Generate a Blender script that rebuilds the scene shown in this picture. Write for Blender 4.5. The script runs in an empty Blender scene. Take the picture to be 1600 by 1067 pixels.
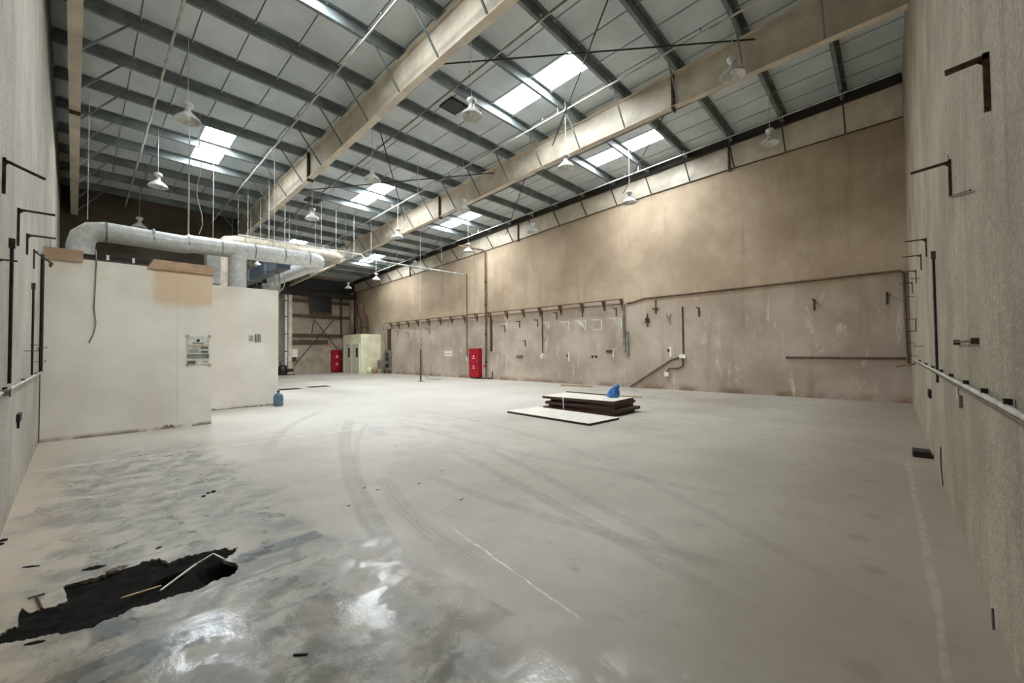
import bpy, bmesh, math, random
from mathutils import Vector, Matrix
from mathutils.geometry import tessellate_polygon
random.seed(7)
S = bpy.context.scene
C = S.collection
PI = math.pi

# ------------------------------------------------------------------ camera
FPX, YAW, PITCH, ROLL, EYE = 636.83, math.radians(47.055), math.radians(1.3596), math.radians(-0.5252), Vector((0, 0, 1.6))
fw = Vector((math.sin(YAW)*math.cos(PITCH), math.cos(YAW)*math.cos(PITCH), math.sin(PITCH)))
r0 = Vector((math.cos(YAW), -math.sin(YAW), 0)); u0 = r0.cross(fw)
rt = math.cos(ROLL)*r0 + math.sin(ROLL)*u0; up = -math.sin(ROLL)*r0 + math.cos(ROLL)*u0
cd = bpy.data.cameras.new('camera'); cam = bpy.data.objects.new('camera', cd); C.objects.link(cam)
cd.sensor_width = 36; cd.lens = FPX/1600*36; cd.clip_start = 0.02; cd.clip_end = 200
m = Matrix((rt, up, -fw)).transposed().to_4x4(); m.translation = EYE; cam.matrix_world = m
S.camera = cam

# ------------------------------------------------------------------ world, exposure
w = bpy.data.worlds.new('world'); S.world = w; w.use_nodes = True
w.node_tree.nodes['Background'].inputs[0].default_value = (0.75, 0.85, 1.0, 1)
w.node_tree.nodes['Background'].inputs[1].default_value = 1.0
S.view_settings.view_transform = 'Standard'; S.view_settings.look = 'None'
S.view_settings.gamma = 1; S.view_settings.use_curve_mapping = False
S.view_settings.exposure = 0.12
SKYLIGHT = 60.0
try:
    S.cycles.max_bounces = 10; S.cycles.diffuse_bounces = 8
    S.cycles.sample_clamp_indirect = 8
except Exception: pass

# ------------------------------------------------------------------ measures
XL, XW, YR, YE, YB, XB = -0.43, 16.33, -0.41, 33.5, 23.5, 5.65   # walls: left, long, right, far end, inner end, its side
SL = 0.055
def ztop(y): return 9.35 - SL*y          # underside of the purlins
def zdeck(y): return 9.60 - SL*y         # underside of the roof sheets
def lerp_tab(tab, y):
    for (a, za), (b, zb) in zip(tab, tab[1:]):
        if y <= b: return za + (zb-za)*(y-a)/(b-a)
    return tab[-1][1]
BOT = [(-1, 8.33), (-0.4, 8.3), (4.2, 8.2), (8.5, 8.02), (14.6, 7.62), (22, 7.22), (33, 6.70)]
def zbot(y): return lerp_tab(BOT, y)
AX = {'X': 0, 'Y': 1, 'Z': 2}
def at(px, py, ax, v):
    """point of the real plane ax = v that stands at this place of the photograph"""
    d = fw + rt*((px-800)/FPX) + up*((533.5-py)/FPX)
    i = AX[ax]; t = (v-EYE[i])/d[i]
    return EYE + d*t

# ------------------------------------------------------------------ mesh helpers
class MB:
    def __init__(s): s.v = []; s.f = []; s.sm = []
    def add(s, vs, fs, smooth=False):
        o = len(s.v); s.v += [tuple(v) for v in vs]
        for f in fs: s.f.append([i+o for i in f]); s.sm.append(smooth)
        return s
    def box(s, a, b):
        (x0, y0, z0), (x1, y1, z1) = [min(p) for p in zip(a, b)], [max(p) for p in zip(a, b)]
        return s.add([(x0,y0,z0),(x1,y0,z0),(x1,y1,z0),(x0,y1,z0),(x0,y0,z1),(x1,y0,z1),(x1,y1,z1),(x0,y1,z1)],
            [(3,2,1,0),(4,5,6,7),(0,1,5,4),(1,2,6,5),(2,3,7,6),(3,0,4,7)])
    def bar(s, a, b, w, h, ref=(0,0,1)):
        """straight bar of section w x h from a to b (h along ref)"""
        a, b = Vector(a), Vector(b); d = (b-a).normalized(); r = Vector(ref)
        if abs(d.dot(r)) > .98: r = Vector((1,0,0)) if abs(d.x) < .9 else Vector((0,1,0))
        sx = d.cross(r).normalized(); sz = sx.cross(d).normalized()
        vs = []
        for p in (a, b):
            for i, j in ((-1,-1),(1,-1),(1,1),(-1,1)): vs.append(p+sx*(i*w/2)+sz*(j*h/2))
        return s.add(vs, [(0,1,2,3),(7,6,5,4),(0,4,5,1),(1,5,6,2),(2,6,7,3),(3,7,4,0)])
    def tube(s, pts, rad, n=10, caps=True, smooth=True):
        P = [Vector(p) for p in pts]; R = rad if isinstance(rad, (list, tuple)) else [rad]*len(P)
        t0 = (P[1]-P[0]).normalized(); ref = Vector((0,0,1)) if abs(t0.z) < .9 else Vector((1,0,0))
        nx = t0.cross(ref).normalized(); rings = []
        for i, p in enumerate(P):
            t = ((P[min(i+1,len(P)-1)]-p).normalized() + (p-P[max(i-1,0)]).normalized())
            if t.length < 1e-6: t = t0.copy()
            t.normalize(); nx = (nx - t*nx.dot(t)).normalized(); ny = t.cross(nx)
            rings.append([p+(nx*math.cos(2*PI*k/n)+ny*math.sin(2*PI*k/n))*R[i] for k in range(n)])
        vs = [v for r in rings for v in r]; fs = []
        for i in range(len(P)-1):
            for k in range(n): fs.append((i*n+k, i*n+(k+1)%n, (i+1)*n+(k+1)%n, (i+1)*n+k))
        s.add(vs, fs, smooth)
        if caps: s.add(rings[0], [tuple(range(n))[::-1]]); s.add(rings[-1], [tuple(range(n))])
        return s
    def lathe(s, prof, c=(0,0,0), n=20, smooth=True):
        vs = [(c[0]+r*math.cos(2*PI*k/n), c[1]+r*math.sin(2*PI*k/n), c[2]+z) for r, z in prof for k in range(n)]
        fs = [(i*n+k, i*n+(k+1)%n, (i+1)*n+(k+1)%n, (i+1)*n+k) for i in range(len(prof)-1) for k in range(n)]
        return s.add(vs, fs, smooth)
    def prism(s, poly, vec):
        """flat polygon (3-D points) pushed along vec"""
        n = len(poly); P = [Vector(p) for p in poly]; v = Vector(vec)
        tris = tessellate_polygon([P]) if n > 4 else [tuple(range(n))]
        fs = [tuple(t) for t in tris] + [tuple(i+n for i in t)[::-1] for t in tris] + [(i, i+n, (i+1)%n+n, (i+1)%n) for i in range(n)]
        return s.add(P+[p+v for p in P], fs)
    def mesh(s, name):
        me = bpy.data.meshes.new(name); me.from_pydata(s.v, [], s.f)
        me.polygons.foreach_set('use_smooth', s.sm)
        bm = bmesh.new(); bm.from_mesh(me); bmesh.ops.recalc_face_normals(bm, faces=bm.faces); bm.to_mesh(me); bm.free()
        me.update(); return me
    def build(s, name, mat, parent=None, bevel=0):
        me = s.mesh(name); me.materials.append(mat)
        o = bpy.data.objects.new(name, me); C.objects.link(o); o.parent = parent
        if bevel:
            b = o.modifiers.new('bevel', 'BEVEL'); b.width = bevel; b.segments = 2; b.limit_method = 'ANGLE'
        return o
def tag(o, label, cat, group=None):
    o['label'] = label; o['category'] = cat
    if group: o['group'] = group
    return o
def thing(name, label, cat, loc=(0,0,0), group=None, rz=0):
    o = bpy.data.objects.new(name, None); C.objects.link(o); o.location = loc; o.rotation_euler[2] = rz
    o.empty_display_size = .1
    return tag(o, label, cat, group)
ORD = ["first", "second", "third", "fourth", "fifth", "sixth", "seventh", "eighth", "ninth", "tenth", "eleventh", "twelfth", "thirteenth", "fourteenth", "fifteenth", "sixteenth", "seventeenth", "eighteenth", "nineteenth", "twentieth"]
def struct(o): o['kind'] = 'structure'; return o
def dup(root, loc, rz=0, label=None, group=None):
    r = root.copy(); C.objects.link(r); r.location = loc; r.rotation_euler[2] = rz
    if label: r['label'] = label
    if group: r['group'] = group
    for ch in list(root.children):
        c = ch.copy(); C.objects.link(c); c.parent = r
        for g in list(ch.children):
            d = g.copy(); C.objects.link(d); d.parent = c
    return r

# ------------------------------------------------------------------ materials
def lin(c):
    c = c/255
    return c/12.92 if c <= .04045 else ((c+.055)/1.055)**2.4
def rgb(*c): return tuple(lin(x) for x in c)+(1,)
class G:
    """small shader graph writer"""
    def __init__(s, name):
        s.m = bpy.data.materials.new(name); s.m.use_nodes = True; s.t = s.m.node_tree
        s.b = s.t.nodes['Principled BSDF']; s.pos = s.n('ShaderNodeNewGeometry').outputs['Position']
    def n(s, t, **k):
        x = s.t.nodes.new(t)
        for a, v in k.items(): setattr(x, a, v)
        return x
    def set(s, sock, v):
        if isinstance(v, bpy.types.NodeSocket): s.t.links.new(v, sock)
        else: sock.default_value = v
    def math(s, op, a, b=0.0, clamp=False):
        x = s.n('ShaderNodeMath', operation=op, use_clamp=clamp); s.set(x.inputs[0], a); s.set(x.inputs[1], b); return x.outputs[0]
    def mapr(s, v, a, b, c=0.0, d=1.0, smooth=True):
        x = s.n('ShaderNodeMapRange', interpolation_type='SMOOTHSTEP' if smooth else 'LINEAR')
        for i, q in enumerate((v, a, b, c, d)): s.set(x.inputs[i], q)
        return x.outputs[0]
    def noise(s, scale, detail=4, rough=.55, vec=None, dist=0.0):
        x = s.n('ShaderNodeTexNoise'); s.set(x.inputs['Vector'], vec if vec is not None else s.pos)
        x.inputs['Scale'].default_value = scale; x.inputs['Detail'].default_value = detail
        x.inputs['Roughness'].default_value = rough; x.inputs['Distortion'].default_value = dist
        return x.outputs['Fac']
    def vscale(s, v, k):
        x = s.n('ShaderNodeVectorMath', operation='MULTIPLY'); s.set(x.inputs[0], v); x.inputs[1].default_value = k; return x.outputs[0]
    def mix(s, f, a, b):
        x = s.n('ShaderNodeMix', data_type='RGBA'); s.set(x.inputs[0], f); s.set(x.inputs[6], a); s.set(x.inputs[7], b); return x.outputs[2]
    def sep(s):
        x = s.n('ShaderNodeSeparateXYZ'); s.set(x.inputs[0], s.pos); return x.outputs
    def bump(s, h, strength=.3, dist=.01):
        x = s.n('ShaderNodeBump'); s.set(x.inputs['Height'], h); x.inputs['Strength'].default_value = strength; x.inputs['Distance'].default_value = dist
        s.set(s.b.inputs['Normal'], x.outputs[0])
    def done(s, col, rough=.7, metal=0.0, spec=None):
        s.set(s.b.inputs['Base Color'], col); s.set(s.b.inputs['Roughness'], rough); s.b.inputs['Metallic'].default_value = metal
        if spec is not None: s.b.inputs['Specular IOR Level'].default_value = spec
        return s.m
    def dist2(s, cx, cy):
        q = s.sep(); dx = s.math('SUBTRACT', q[0], cx); dy = s.math('SUBTRACT', q[1], cy)
        return s.math('SQRT', s.math('ADD', s.math('MULTIPLY', dx, dx), s.math('MULTIPLY', dy, dy)))
def simple(name, c, rough=.6, metal=0.0, var=.18, scale=6, bump=0, bscale=80):
    g = G(name); f = g.mapr(g.noise(scale, 5, .6), .3, .7)
    col = g.mix(f, rgb(*[max(0, x*(1-var)) for x in c]), rgb(*[min(255, x*(1+var*.4)) for x in c]))
    if bump: g.bump(g.noise(bscale, 3), bump, .005)
    return g.done(col, rough, metal)
M = {}
M['cream'] = simple('cream painted steel', (208, 196, 176), .45, 0, .12, 1.5)
M['purlin'] = simple('dull green-grey galvanised steel', (118, 126, 126), .5, .0, .2, 2)
M['dark'] = simple('dark oxidised steel', (44, 39, 34), .6, .2)
M['rust'] = simple('rusty brown steel', (82, 62, 48), .75, .1, .35, 20)
M['black'] = simple('black plastic', (24, 22, 22), .5)
M['white'] = simple('white enamel', (226, 224, 216), .4, 0, .08)
M['lamp'] = simple('grey-white lamp enamel', (206, 206, 200), .4, 0, .12)
M['pipe'] = simple('pale painted pipe', (188, 185, 177), .45, 0, .2, 3)
M['greypipe'] = simple('dull grey pipe', (128, 122, 112), .55, .1, .25, 3)
M['brownpipe'] = simple('brown painted conduit', (104, 80, 62), .6, 0, .25, 5)
M['galv'] = simple('galvanised steel', (160, 162, 160), .38, .6, .2, 8)
M['red'] = simple('red painted steel', (160, 10, 34), .4, 0, .12)
M['wood'] = simple('raw wood', (178, 148, 110), .75, 0, .2, 12)
M['brownboard'] = simple('dark brown board edge', (66, 36, 26), .55, 0, .3, 10)
M['whiteboard'] = simple('white laminate', (232, 226, 214), .35, 0, .06)
M['trim'] = simple('tan board', (176, 146, 116), .6, 0, .15, 3)
M['blue'] = simple('blue plastic film', (58, 120, 190), .3, 0, .3, 14)
M['bluemetal'] = simple('blue-grey sheet metal', (96, 112, 132), .25, .6, .12, 2)
M['darkduct'] = simple('dark grey sheet metal', (62, 64, 66), .4, .4, .2, 3)
M['jug'] = simple('blue water jug plastic', (84, 112, 132), .2, 0, .1)
M['rock'] = simple('grey rubble', (150, 138, 126), .9, 0, .3, 14, .6, 40)
M['dirtywhite'] = simple('off-white cabin panel', (222, 218, 186), .6, 0, .1, 1.2)
M['door'] = simple('pale grey door', (200, 194, 176), .5, 0, .1)
M['paper'] = simple('faded paper', (206, 204, 194), .8, 0, .1)
M['ink'] = simple('grey-green print', (98, 106, 102), .8)
M['darkink'] = simple('dark print', (62, 62, 60), .8)
M['tape'] = simple('yellowed tape', (176, 166, 146), .5)
M['glassdark'] = simple('dark glass', (34, 36, 36), .15)
M['sheet'] = simple('brown-grey wall sheet', (158, 144, 126), .6, 0, .15, 1.5)
M['backdrop'] = simple('dark blue-grey fascia sheet', (44, 50, 54), .5, 0, .2, 2)
M['tanduct'] = simple('dusty tan-grey duct foil', (184, 174, 156), .45, .1, .15, 5)
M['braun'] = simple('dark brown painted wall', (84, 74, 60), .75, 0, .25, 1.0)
def m_duct():
    g = G('silver foil duct'); f = g.mapr(g.noise(9, 6, .7), .35, .68)
    col = g.mix(f, rgb(204, 206, 204), rgb(234, 236, 234)); g.bump(g.noise(14, 4), .25, .02)
    return g.done(col, .35, .12)
M['duct'] = m_duct()
def m_tar():
    g = G('black tar and soil'); f = g.mapr(g.noise(14, 6, .7), .35, .75)
    col = g.mix(f, rgb(12, 11, 10), rgb(38, 35, 31)); g.bump(g.noise(60, 5, .7), .9, .02)
    return g.done(col, .95, 0, .15)
M['tar'] = m_tar()
def m_deck():
    g = G('grey foil roof sheet'); f = g.mapr(g.noise(.7, 6, .6), .35, .7)
    col = g.mix(f, rgb(184, 193, 195), rgb(206, 214, 216))
    sp = g.mapr(g.noise(5, 6, .75), .62, .75); col = g.mix(g.math('MULTIPLY', sp, .35), col, rgb(110, 106, 98))
    return g.done(col, .5, .0)
M['deck'] = m_deck()
def m_sky():
    g = G('daylit skylight pane'); e = g.b.inputs
    e['Base Color'].default_value = (.9, .92, .92, 1); e['Emission Color'].default_value = (.90, .96, 1.0, 1); e['Emission Strength'].default_value = SKYLIGHT
    return g.m
M['sky'] = m_sky()
def m_rough(name, lo, hi):
    g = G(name); big = g.mapr(g.noise(.9, 5, .6), .3, .7)
    col = g.mix(big, rgb(*lo), rgb(*hi))
    st = g.mapr(g.noise(1.0, 5, .6, g.vscale(g.pos, (7, 7, .5))), .5, .72)
    col = g.mix(g.math('MULTIPLY', st, .4), col, rgb(*[x*.74 for x in lo]))
    fine = g.noise(38, 4, .75); col = g.mix(g.math('MULTIPLY', g.mapr(fine, .35, .65), .42), col, rgb(*[x*.62 for x in lo]))
    z = g.sep()[2]; ft = g.math('MULTIPLY', g.mapr(z, .35, .0), g.mapr(g.noise(3, 4), .4, .65)); col = g.mix(g.math('MULTIPLY', ft, .45), col, rgb(150, 128, 96))
    g.bump(fine, .85, .03)
    return g.done(col, .85)
M['rough'] = m_rough('rough sprayed tan plaster', (158, 146, 126), (188, 177, 157))
M['roughleft'] = m_rough('rough sprayed grey plaster', (176, 169, 156), (204, 198, 186))
def m_long():
    g = G('stained tan plaster'); z = g.sep()[2]
    n1 = g.mapr(g.noise(.45, 6, .6), .3, .7)
    upc = g.mix(n1, rgb(158, 138, 115), rgb(186, 167, 143))
    loc = g.mix(n1, rgb(152, 137, 122), rgb(186, 172, 157))
    edge = g.math('ADD', z, g.math('MULTIPLY', g.math('SUBTRACT', g.noise(.8, 3), .5), .8))
    col = g.mix(g.mapr(edge, 3.1, 3.9), loc, upc)
    st = g.mapr(g.noise(1, 6, .65, g.vscale(g.pos, (1, 3.2, .28))), .52, .75)
    col = g.mix(g.math('MULTIPLY', st, .45), col, rgb(140, 118, 94))
    lt = g.mapr(g.noise(1, 6, .7, g.vscale(g.pos, (1, 2.6, .8)), 1.0), .57, .70)
    low = g.mapr(z, 4.2, 2.8); col = g.mix(g.math('MULTIPLY', lt, g.math('ADD', g.math('MULTIPLY', low, .4), .12)), col, rgb(226, 216, 200))
    ft = g.math('MULTIPLY', g.mapr(z, .28, .02), g.mapr(g.noise(1.3, 5), .38, .6)); col = g.mix(g.math('MULTIPLY', ft, .8), col, rgb(116, 82, 52))
    g.bump(g.noise(7, 6, .6), .3, .03)
    return g.done(col, .8)
M['long'] = m_long()
def m_part():
    g = G('grubby white partition panel'); q = g.sep()
    n = g.mapr(g.noise(.8, 5, .55), .3, .7); col = g.mix(n, rgb(214, 208, 196), rgb(232, 227, 217))
    sx = g.math('ADD', q[0], g.math('MULTIPLY', g.noise(3, 4), .4)); sz = g.math('ADD', q[2], g.math('MULTIPLY', g.noise(2.3, 4), .3))
    br = g.math('MULTIPLY', g.mapr(sx, 1.30, 1.40), g.mapr(sz, 2.72, 2.95)); br = g.math('MULTIPLY', br, g.math('LESS_THAN', q[1], 12.5))
    col = g.mix(g.math('MULTIPLY', br, .75), col, rgb(205, 172, 134))
    yl = g.mapr(q[2], 2.2, 3.5); yl = g.math('MULTIPLY', yl, g.mapr(g.noise(1.1, 4), .35, .65)); col = g.mix(g.math('MULTIPLY', yl, .45), col, rgb(196, 184, 148))
    sm = g.mapr(g.noise(1, 6, .7, g.vscale(g.pos, (3.5, 1, 6))), .66, .74); lowz = g.mapr(q[2], 1.9, 1.0)
    col = g.mix(g.math('MULTIPLY', g.math('MULTIPLY', sm, lowz), .4), col, rgb(140, 134, 120))
    ft = g.math('MULTIPLY', g.mapr(q[2], .10, .0), g.mapr(g.noise(2, 5), .4, .6)); col = g.mix(ft, col, rgb(120, 96, 72))
    return g.done(col, .55)
M['part'] = m_part()

def floor_xy(px, py):
    p = at(px, py, 'Z', 0); return p.x, p.y
def circ3(a, b, c):
    (ax, ay), (bx, by), (cx, cy) = a, b, c
    d = 2*(ax*(by-cy)+bx*(cy-ay)+cx*(ay-by))
    ux = ((ax*ax+ay*ay)*(by-cy)+(bx*bx+by*by)*(cy-ay)+(cx*cx+cy*cy)*(ay-by))/d
    uy = ((ax*ax+ay*ay)*(cx-bx)+(bx*bx+by*by)*(ax-cx)+(cx*cx+cy*cy)*(bx-ax))/d
    return ux, uy, math.hypot(ax-ux, ay-uy)
def m_floor():
    g = G('dusty worn concrete'); q = g.sep()
    n1 = g.mapr(g.noise(.35, 6, .6), .3, .7)
    col = g.mix(n1, rgb(152, 144, 131), rgb(180, 173, 162))
    n2 = g.mapr(g.noise(2.2, 7, .65, None, .6), .45, .75); col = g.mix(g.math('MULTIPLY', n2, .45), col, rgb(146, 138, 124))
    n3 = g.mapr(g.noise(6.5, 8, .75, g.vscale(g.pos, (1, .55, 1)), .4), .55, .72); col = g.mix(g.math('MULTIPLY', n3, .45), col, rgb(118, 112, 102))
    n4 = g.mapr(g.noise(8, 8, .78), .62, .72); col = g.mix(g.math('MULTIPLY', n4, .42), col, rgb(222, 218, 210))
    dn = g.math('ADD', g.dist2(8.0, 15.0), g.math('MULTIPLY', g.math('SUBTRACT', g.noise(.5, 6, .65), .5), 7.0))
    col = g.mix(g.math('MULTIPLY', g.mapr(dn, 11.5, 5.5), .5), col, rgb(218, 213, 206))      # brighter daylit middle of the hall, painted in as a pale film
    # worn, dusted-off slab of grey-green in front of the partition
    e = g.math('SUBTRACT', g.noise(1.1, 5, .65, None, .8), .5)
    ex = g.math('ADD', q[0], g.math('MULTIPLY', e, .9)); ey = g.math('ADD', q[1], g.math('MULTIPLY', e, 1.6))
    reg = g.math('MULTIPLY', g.mapr(ex, 1.75, 1.35), g.mapr(ey, 10.2, 8.2))
    reg = g.math('MULTIPLY', reg, g.mapr(ex, -.5, -.1))
    mott = g.mapr(g.noise(3.5, 8, .68, None, .4), .36, .62)
    wet = g.math('MULTIPLY', reg, mott)
    col = g.mix(g.math('MULTIPLY', wet, .75), col, rgb(98, 101, 96))
    wh = g.mapr(g.noise(17, 8, .75, None, 1.0), .63, .70); whr = g.math('MULTIPLY', g.mapr(ex, 3.4, 1.5), g.mapr(ey, 3.6, 5.0))
    col = g.mix(g.math('MULTIPLY', g.math('MULTIPLY', wh, whr), .55), col, rgb(236, 234, 228))
    # near dark mottled zone
    reg2 = g.math('MULTIPLY', g.mapr(g.math('ADD', q[1], g.math('MULTIPLY', e, 1.0)), 2.6, 1.9), g.mapr(q[0], 2.2, .9))
    mot2 = g.mapr(g.noise(5, 7, .7, None, .5), .40, .66); w2 = g.math('MULTIPLY', reg2, mot2)
    col = g.mix(g.math('MULTIPLY', w2, .4), col, rgb(122, 116, 104))
    # worn squares with straight edges
    eb = g.math('MULTIPLY', g.math('SUBTRACT', g.noise(9, 5, .7), .5), .10)
    bx_ = g.math('ADD', q[0], eb); by_ = g.math('ADD', q[1], eb)
    for (pa, pb) in (((522, 918), (300, 1010)), ((480, 868), (330, 925)), ((494, 828), (380, 880)), ((360, 985), (60, 1067)), ((205, 930), (140, 1010))):
        (xa, ya), (xb, yb) = floor_xy(*pa), floor_xy(*pb); x0, x1, y0, y1 = min(xa, xb), max(xa, xb), min(ya, yb), max(ya, yb)
        mk = g.math('MULTIPLY', g.math('MULTIPLY', g.mapr(bx_, x0-.02, x0+.02), g.mapr(bx_, x1+.015, x1-.015)), g.math('MULTIPLY', g.mapr(by_, y0-.02, y0+.02), g.mapr(by_, y1+.02, y1-.02)))
        mk = g.math('MULTIPLY', mk, g.mapr(g.noise(6, 7, .7, None, .4), .25, .52)); col = g.mix(g.math('MULTIPLY', mk, .85), col, rgb(84, 89, 88))
    # tyre tracks: arcs and straight runs
    wob = g.math('MULTIPLY', g.math('SUBTRACT', g.noise(5, 4), .5), .05)
    trk = None
    def arc(a, b, c, hw, st, col, lines=0):
        A, B, D = floor_xy(*a), floor_xy(*b), floor_xy(*c); ux, uy, R = circ3(A, B, D)
        dd = g.math('ADD', g.math('ABSOLUTE', g.math('SUBTRACT', g.dist2(ux, uy), R)), wob)
        mk = g.mapr(dd, hw, hw*.6)
        mx, my = B; L = max(math.dist(A, B), math.dist(B, D)); mk = g.math('MULTIPLY', mk, g.mapr(g.dist2(mx, my), L*1.05, L*.8))
        if lines: mk = g.math('MULTIPLY', mk, g.math('ADD', .6, g.math('MULTIPLY', .4, g.math('SINE', g.math('MULTIPLY', dd, lines)))))
        mk = g.math('MULTIPLY', mk, g.mapr(g.noise(6, 5, .7), .25, .55))
        return g.mix(g.math('MULTIPLY', mk, st*.65), col, rgb(118, 112, 103))
    col = arc((548, 655), (541, 715), (560, 770), .13, .55, col)
    col = arc((575, 660), (556, 715), (566, 760), .06, .4, col)
    col = arc((600, 745), (640, 805), (690, 848), .12, .75, col, 150)
    col = arc((660, 740), (830, 800), (960, 838), .09, .45, col)
    col = arc((700, 700), (830, 768), (948, 832), .10, .5, col)
    col = arc((760, 700), (880, 760), (976, 812), .09, .45, col)
    col = arc((555, 780), (600, 852), (690, 905), .05, .4, col)
    col = arc((420, 700), (450, 668), (505, 642), .12, .4, col)
    col = arc((620, 660), (780, 700), (920, 730), .12, .35, col)
    col = arc((640, 640), (860, 690), (1080, 785), .09, .35, col)
    # light scratches and dust ridges
    def line(a, b, hw, st, c, col):
        (ax, ay), (bx, by) = floor_xy(*a), floor_xy(*b); L = math.hypot(bx-ax, by-ay); ux, uy = (bx-ax)/L, (by-ay)/L
        dx = g.math('SUBTRACT', q[0], ax); dy = g.math('SUBTRACT', q[1], ay)
        al = g.math('ADD', g.math('MULTIPLY', dx, ux), g.math('MULTIPLY', dy, uy))
        pe = g.math('ABSOLUTE', g.math('ADD', g.math('SUBTRACT', g.math('MULTIPLY', dx, -uy), g.math('MULTIPLY', dy, -ux)), wob))
        mk = g.math('MULTIPLY', g.mapr(pe, hw, hw*.4), g.math('MULTIPLY', g.mapr(al, -.1, .1), g.mapr(al, L+.1, L-.1)))
        return g.mix(g.math('MULTIPLY', g.math('MULTIPLY', mk, g.mapr(g.noise(7, 5, .7), .38, .60, .15, 1.0)), st), col, c)
    wt = rgb(232, 228, 218)
    col = line((712, 828), (900, 962), .012, .8, wt, col)
    col = line((60, 735), (560, 670), .05, .45, wt, col)
    col = line((1418, 720), (1466, 950), .035, .45, wt, col)
    col = line((1466, 950), (1480, 1067), .025, .45, wt, col)
    jt = rgb(134, 128, 116)
    col = line((575, 842), (905, 715), .012, .6, jt, col)
    col = line((905, 715), (1100, 650), .02, .4, jt, col)
    # footprints by the right wall
    random.seed(3)
    for i, (px, py) in enumerate([(1325,735),(1355,718),(1340,700),(1360,752),(1336,775),(1362,806),(1340,840),(1366,890),(1352,668),(1340,690),(1368,660),(1348,1045)]):
        x, y = floor_xy(px, py); d = g.math('ADD', g.dist2(x, y), g.math('MULTIPLY', wob, 1.5)); col = g.mix(g.math('MULTIPLY', g.mapr(d, .10, .04), .4), col, rgb(104, 94, 80))
    # brownish dust by both walls; the right band also paints in the shade there
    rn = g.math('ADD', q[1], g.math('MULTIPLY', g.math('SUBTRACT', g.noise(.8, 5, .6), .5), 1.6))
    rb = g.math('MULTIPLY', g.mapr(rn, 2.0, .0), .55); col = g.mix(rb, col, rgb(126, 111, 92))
    lb = g.math('MULTIPLY', g.math('MULTIPLY', g.mapr(ex, .2, -.3), g.mapr(g.noise(4, 6, .7), .3, .6)), .45); col = g.mix(lb, col, rgb(190, 166, 138))
    # oil stain with purple tint in the middle
    pz = g.math('MULTIPLY', g.mapr(g.dist2(5.2, 7.6), 3.0, .6), g.mapr(g.noise(1, 6, .6, g.vscale(g.pos, (3.5, 1.2, 1))), .42, .65)); col = g.mix(g.math('MULTIPLY', pz, .4), col, rgb(150, 138, 136))
    glossy = g.math('MAXIMUM', wet, g.math('MULTIPLY', w2, .9))
    sl = g.mapr(g.noise(3.3, 5, .65, None, .5), .48, .60)
    glossy = g.math('MAXIMUM', g.math('MULTIPLY', glossy, sl), g.math('MULTIPLY', g.math('MULTIPLY', g.mapr(q[1], 3.8, 3.0), g.mapr(q[0], 2.2, 1.6)), g.mapr(g.noise(3.0, 5, .65, None, .5), .42, .56)))
    rough = g.mapr(glossy, 0.0, 1.0, .5, .14, False)
    g.bump(g.math('ADD', g.noise(9, 7, .65), g.math('MULTIPLY', g.noise(60, 3), .25)), .12, .02)
    return g.done(col, rough, 0, .45)
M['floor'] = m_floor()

# ================================================================== SETTING
# floor with the broken-up hole in it
PIT = [(-22,692),(0,650),(60,615),(108,600),(110,540),(130,490),(165,520),(240,505),(300,490),(400,455),(390,400),(375,370),(440,345),(520,325),
 (600,300),(640,290),(720,265),(800,245),(860,215),(950,195),(1000,225),(1050,205),(1130,180),(1180,175),(1260,155),(1340,135),(1370,148),(1415,130),
 (1400,160),(1360,185),(1330,210),(1400,225),(1420,250),(1400,290),(1350,310),(1250,345),(1180,385),(1100,405),(1000,430),(940,460),(850,480),(760,510),
 (700,550),(600,580),(540,615),(450,635),(380,650),(330,645),(250,660),(180,680),(100,690),(30,700),(0,712)]
def zp(x, y): return at(x/3.81, 820+y/3.81, 'Z', 0)
pit = []
random.seed(11)
for i, (x, y) in enumerate(PIT):            # ragged edge: extra points between the main ones
    x2, y2 = PIT[(i+1) % len(PIT)]; pit.append(zp(x, y))
    for k in (.25, .5, .75): pit.append(zp(x+(x2-x)*k+random.uniform(-4, 4), y+(y2-y)*k+random.uniform(-6, 6)))
pit = [Vector((max(p.x, XL+.03), p.y, 0)) for p in pit]
def floor_mesh():
    mb = MB()
    outer = [Vector(p) for p in ((XL-.2, YR-.2, 0), (XW+.2, YR-.2, 0), (XW+.2, YE+.2, 0), (XL-.2, YE+.2, 0))]
    tr = tessellate_polygon([outer, pit]); allp = outer+pit
    mb.add(allp, [tuple(t) for t in tr])
    n = len(pit); low = [p+Vector((0, 0, -.03)) for p in pit]
    mb.add(pit+low, [(i, (i+1) % n, (i+1) % n+n, i+n) for i in range(n)])
    me = bpy.data.meshes.new('floor'); me.from_pydata(mb.v, [], mb.f); me.update()
    bm = bmesh.new(); bm.from_mesh(me); bmesh.ops.remove_doubles(bm, verts=bm.verts, dist=1e-5)
    for f in bm.faces:
        if abs(f.normal.z) > .9 and f.normal.z < 0: f.normal_flip()
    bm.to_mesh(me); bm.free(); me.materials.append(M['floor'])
    o = bpy.data.objects.new('floor', me); C.objects.link(o); return struct(o)
floor = floor_mesh()
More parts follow.
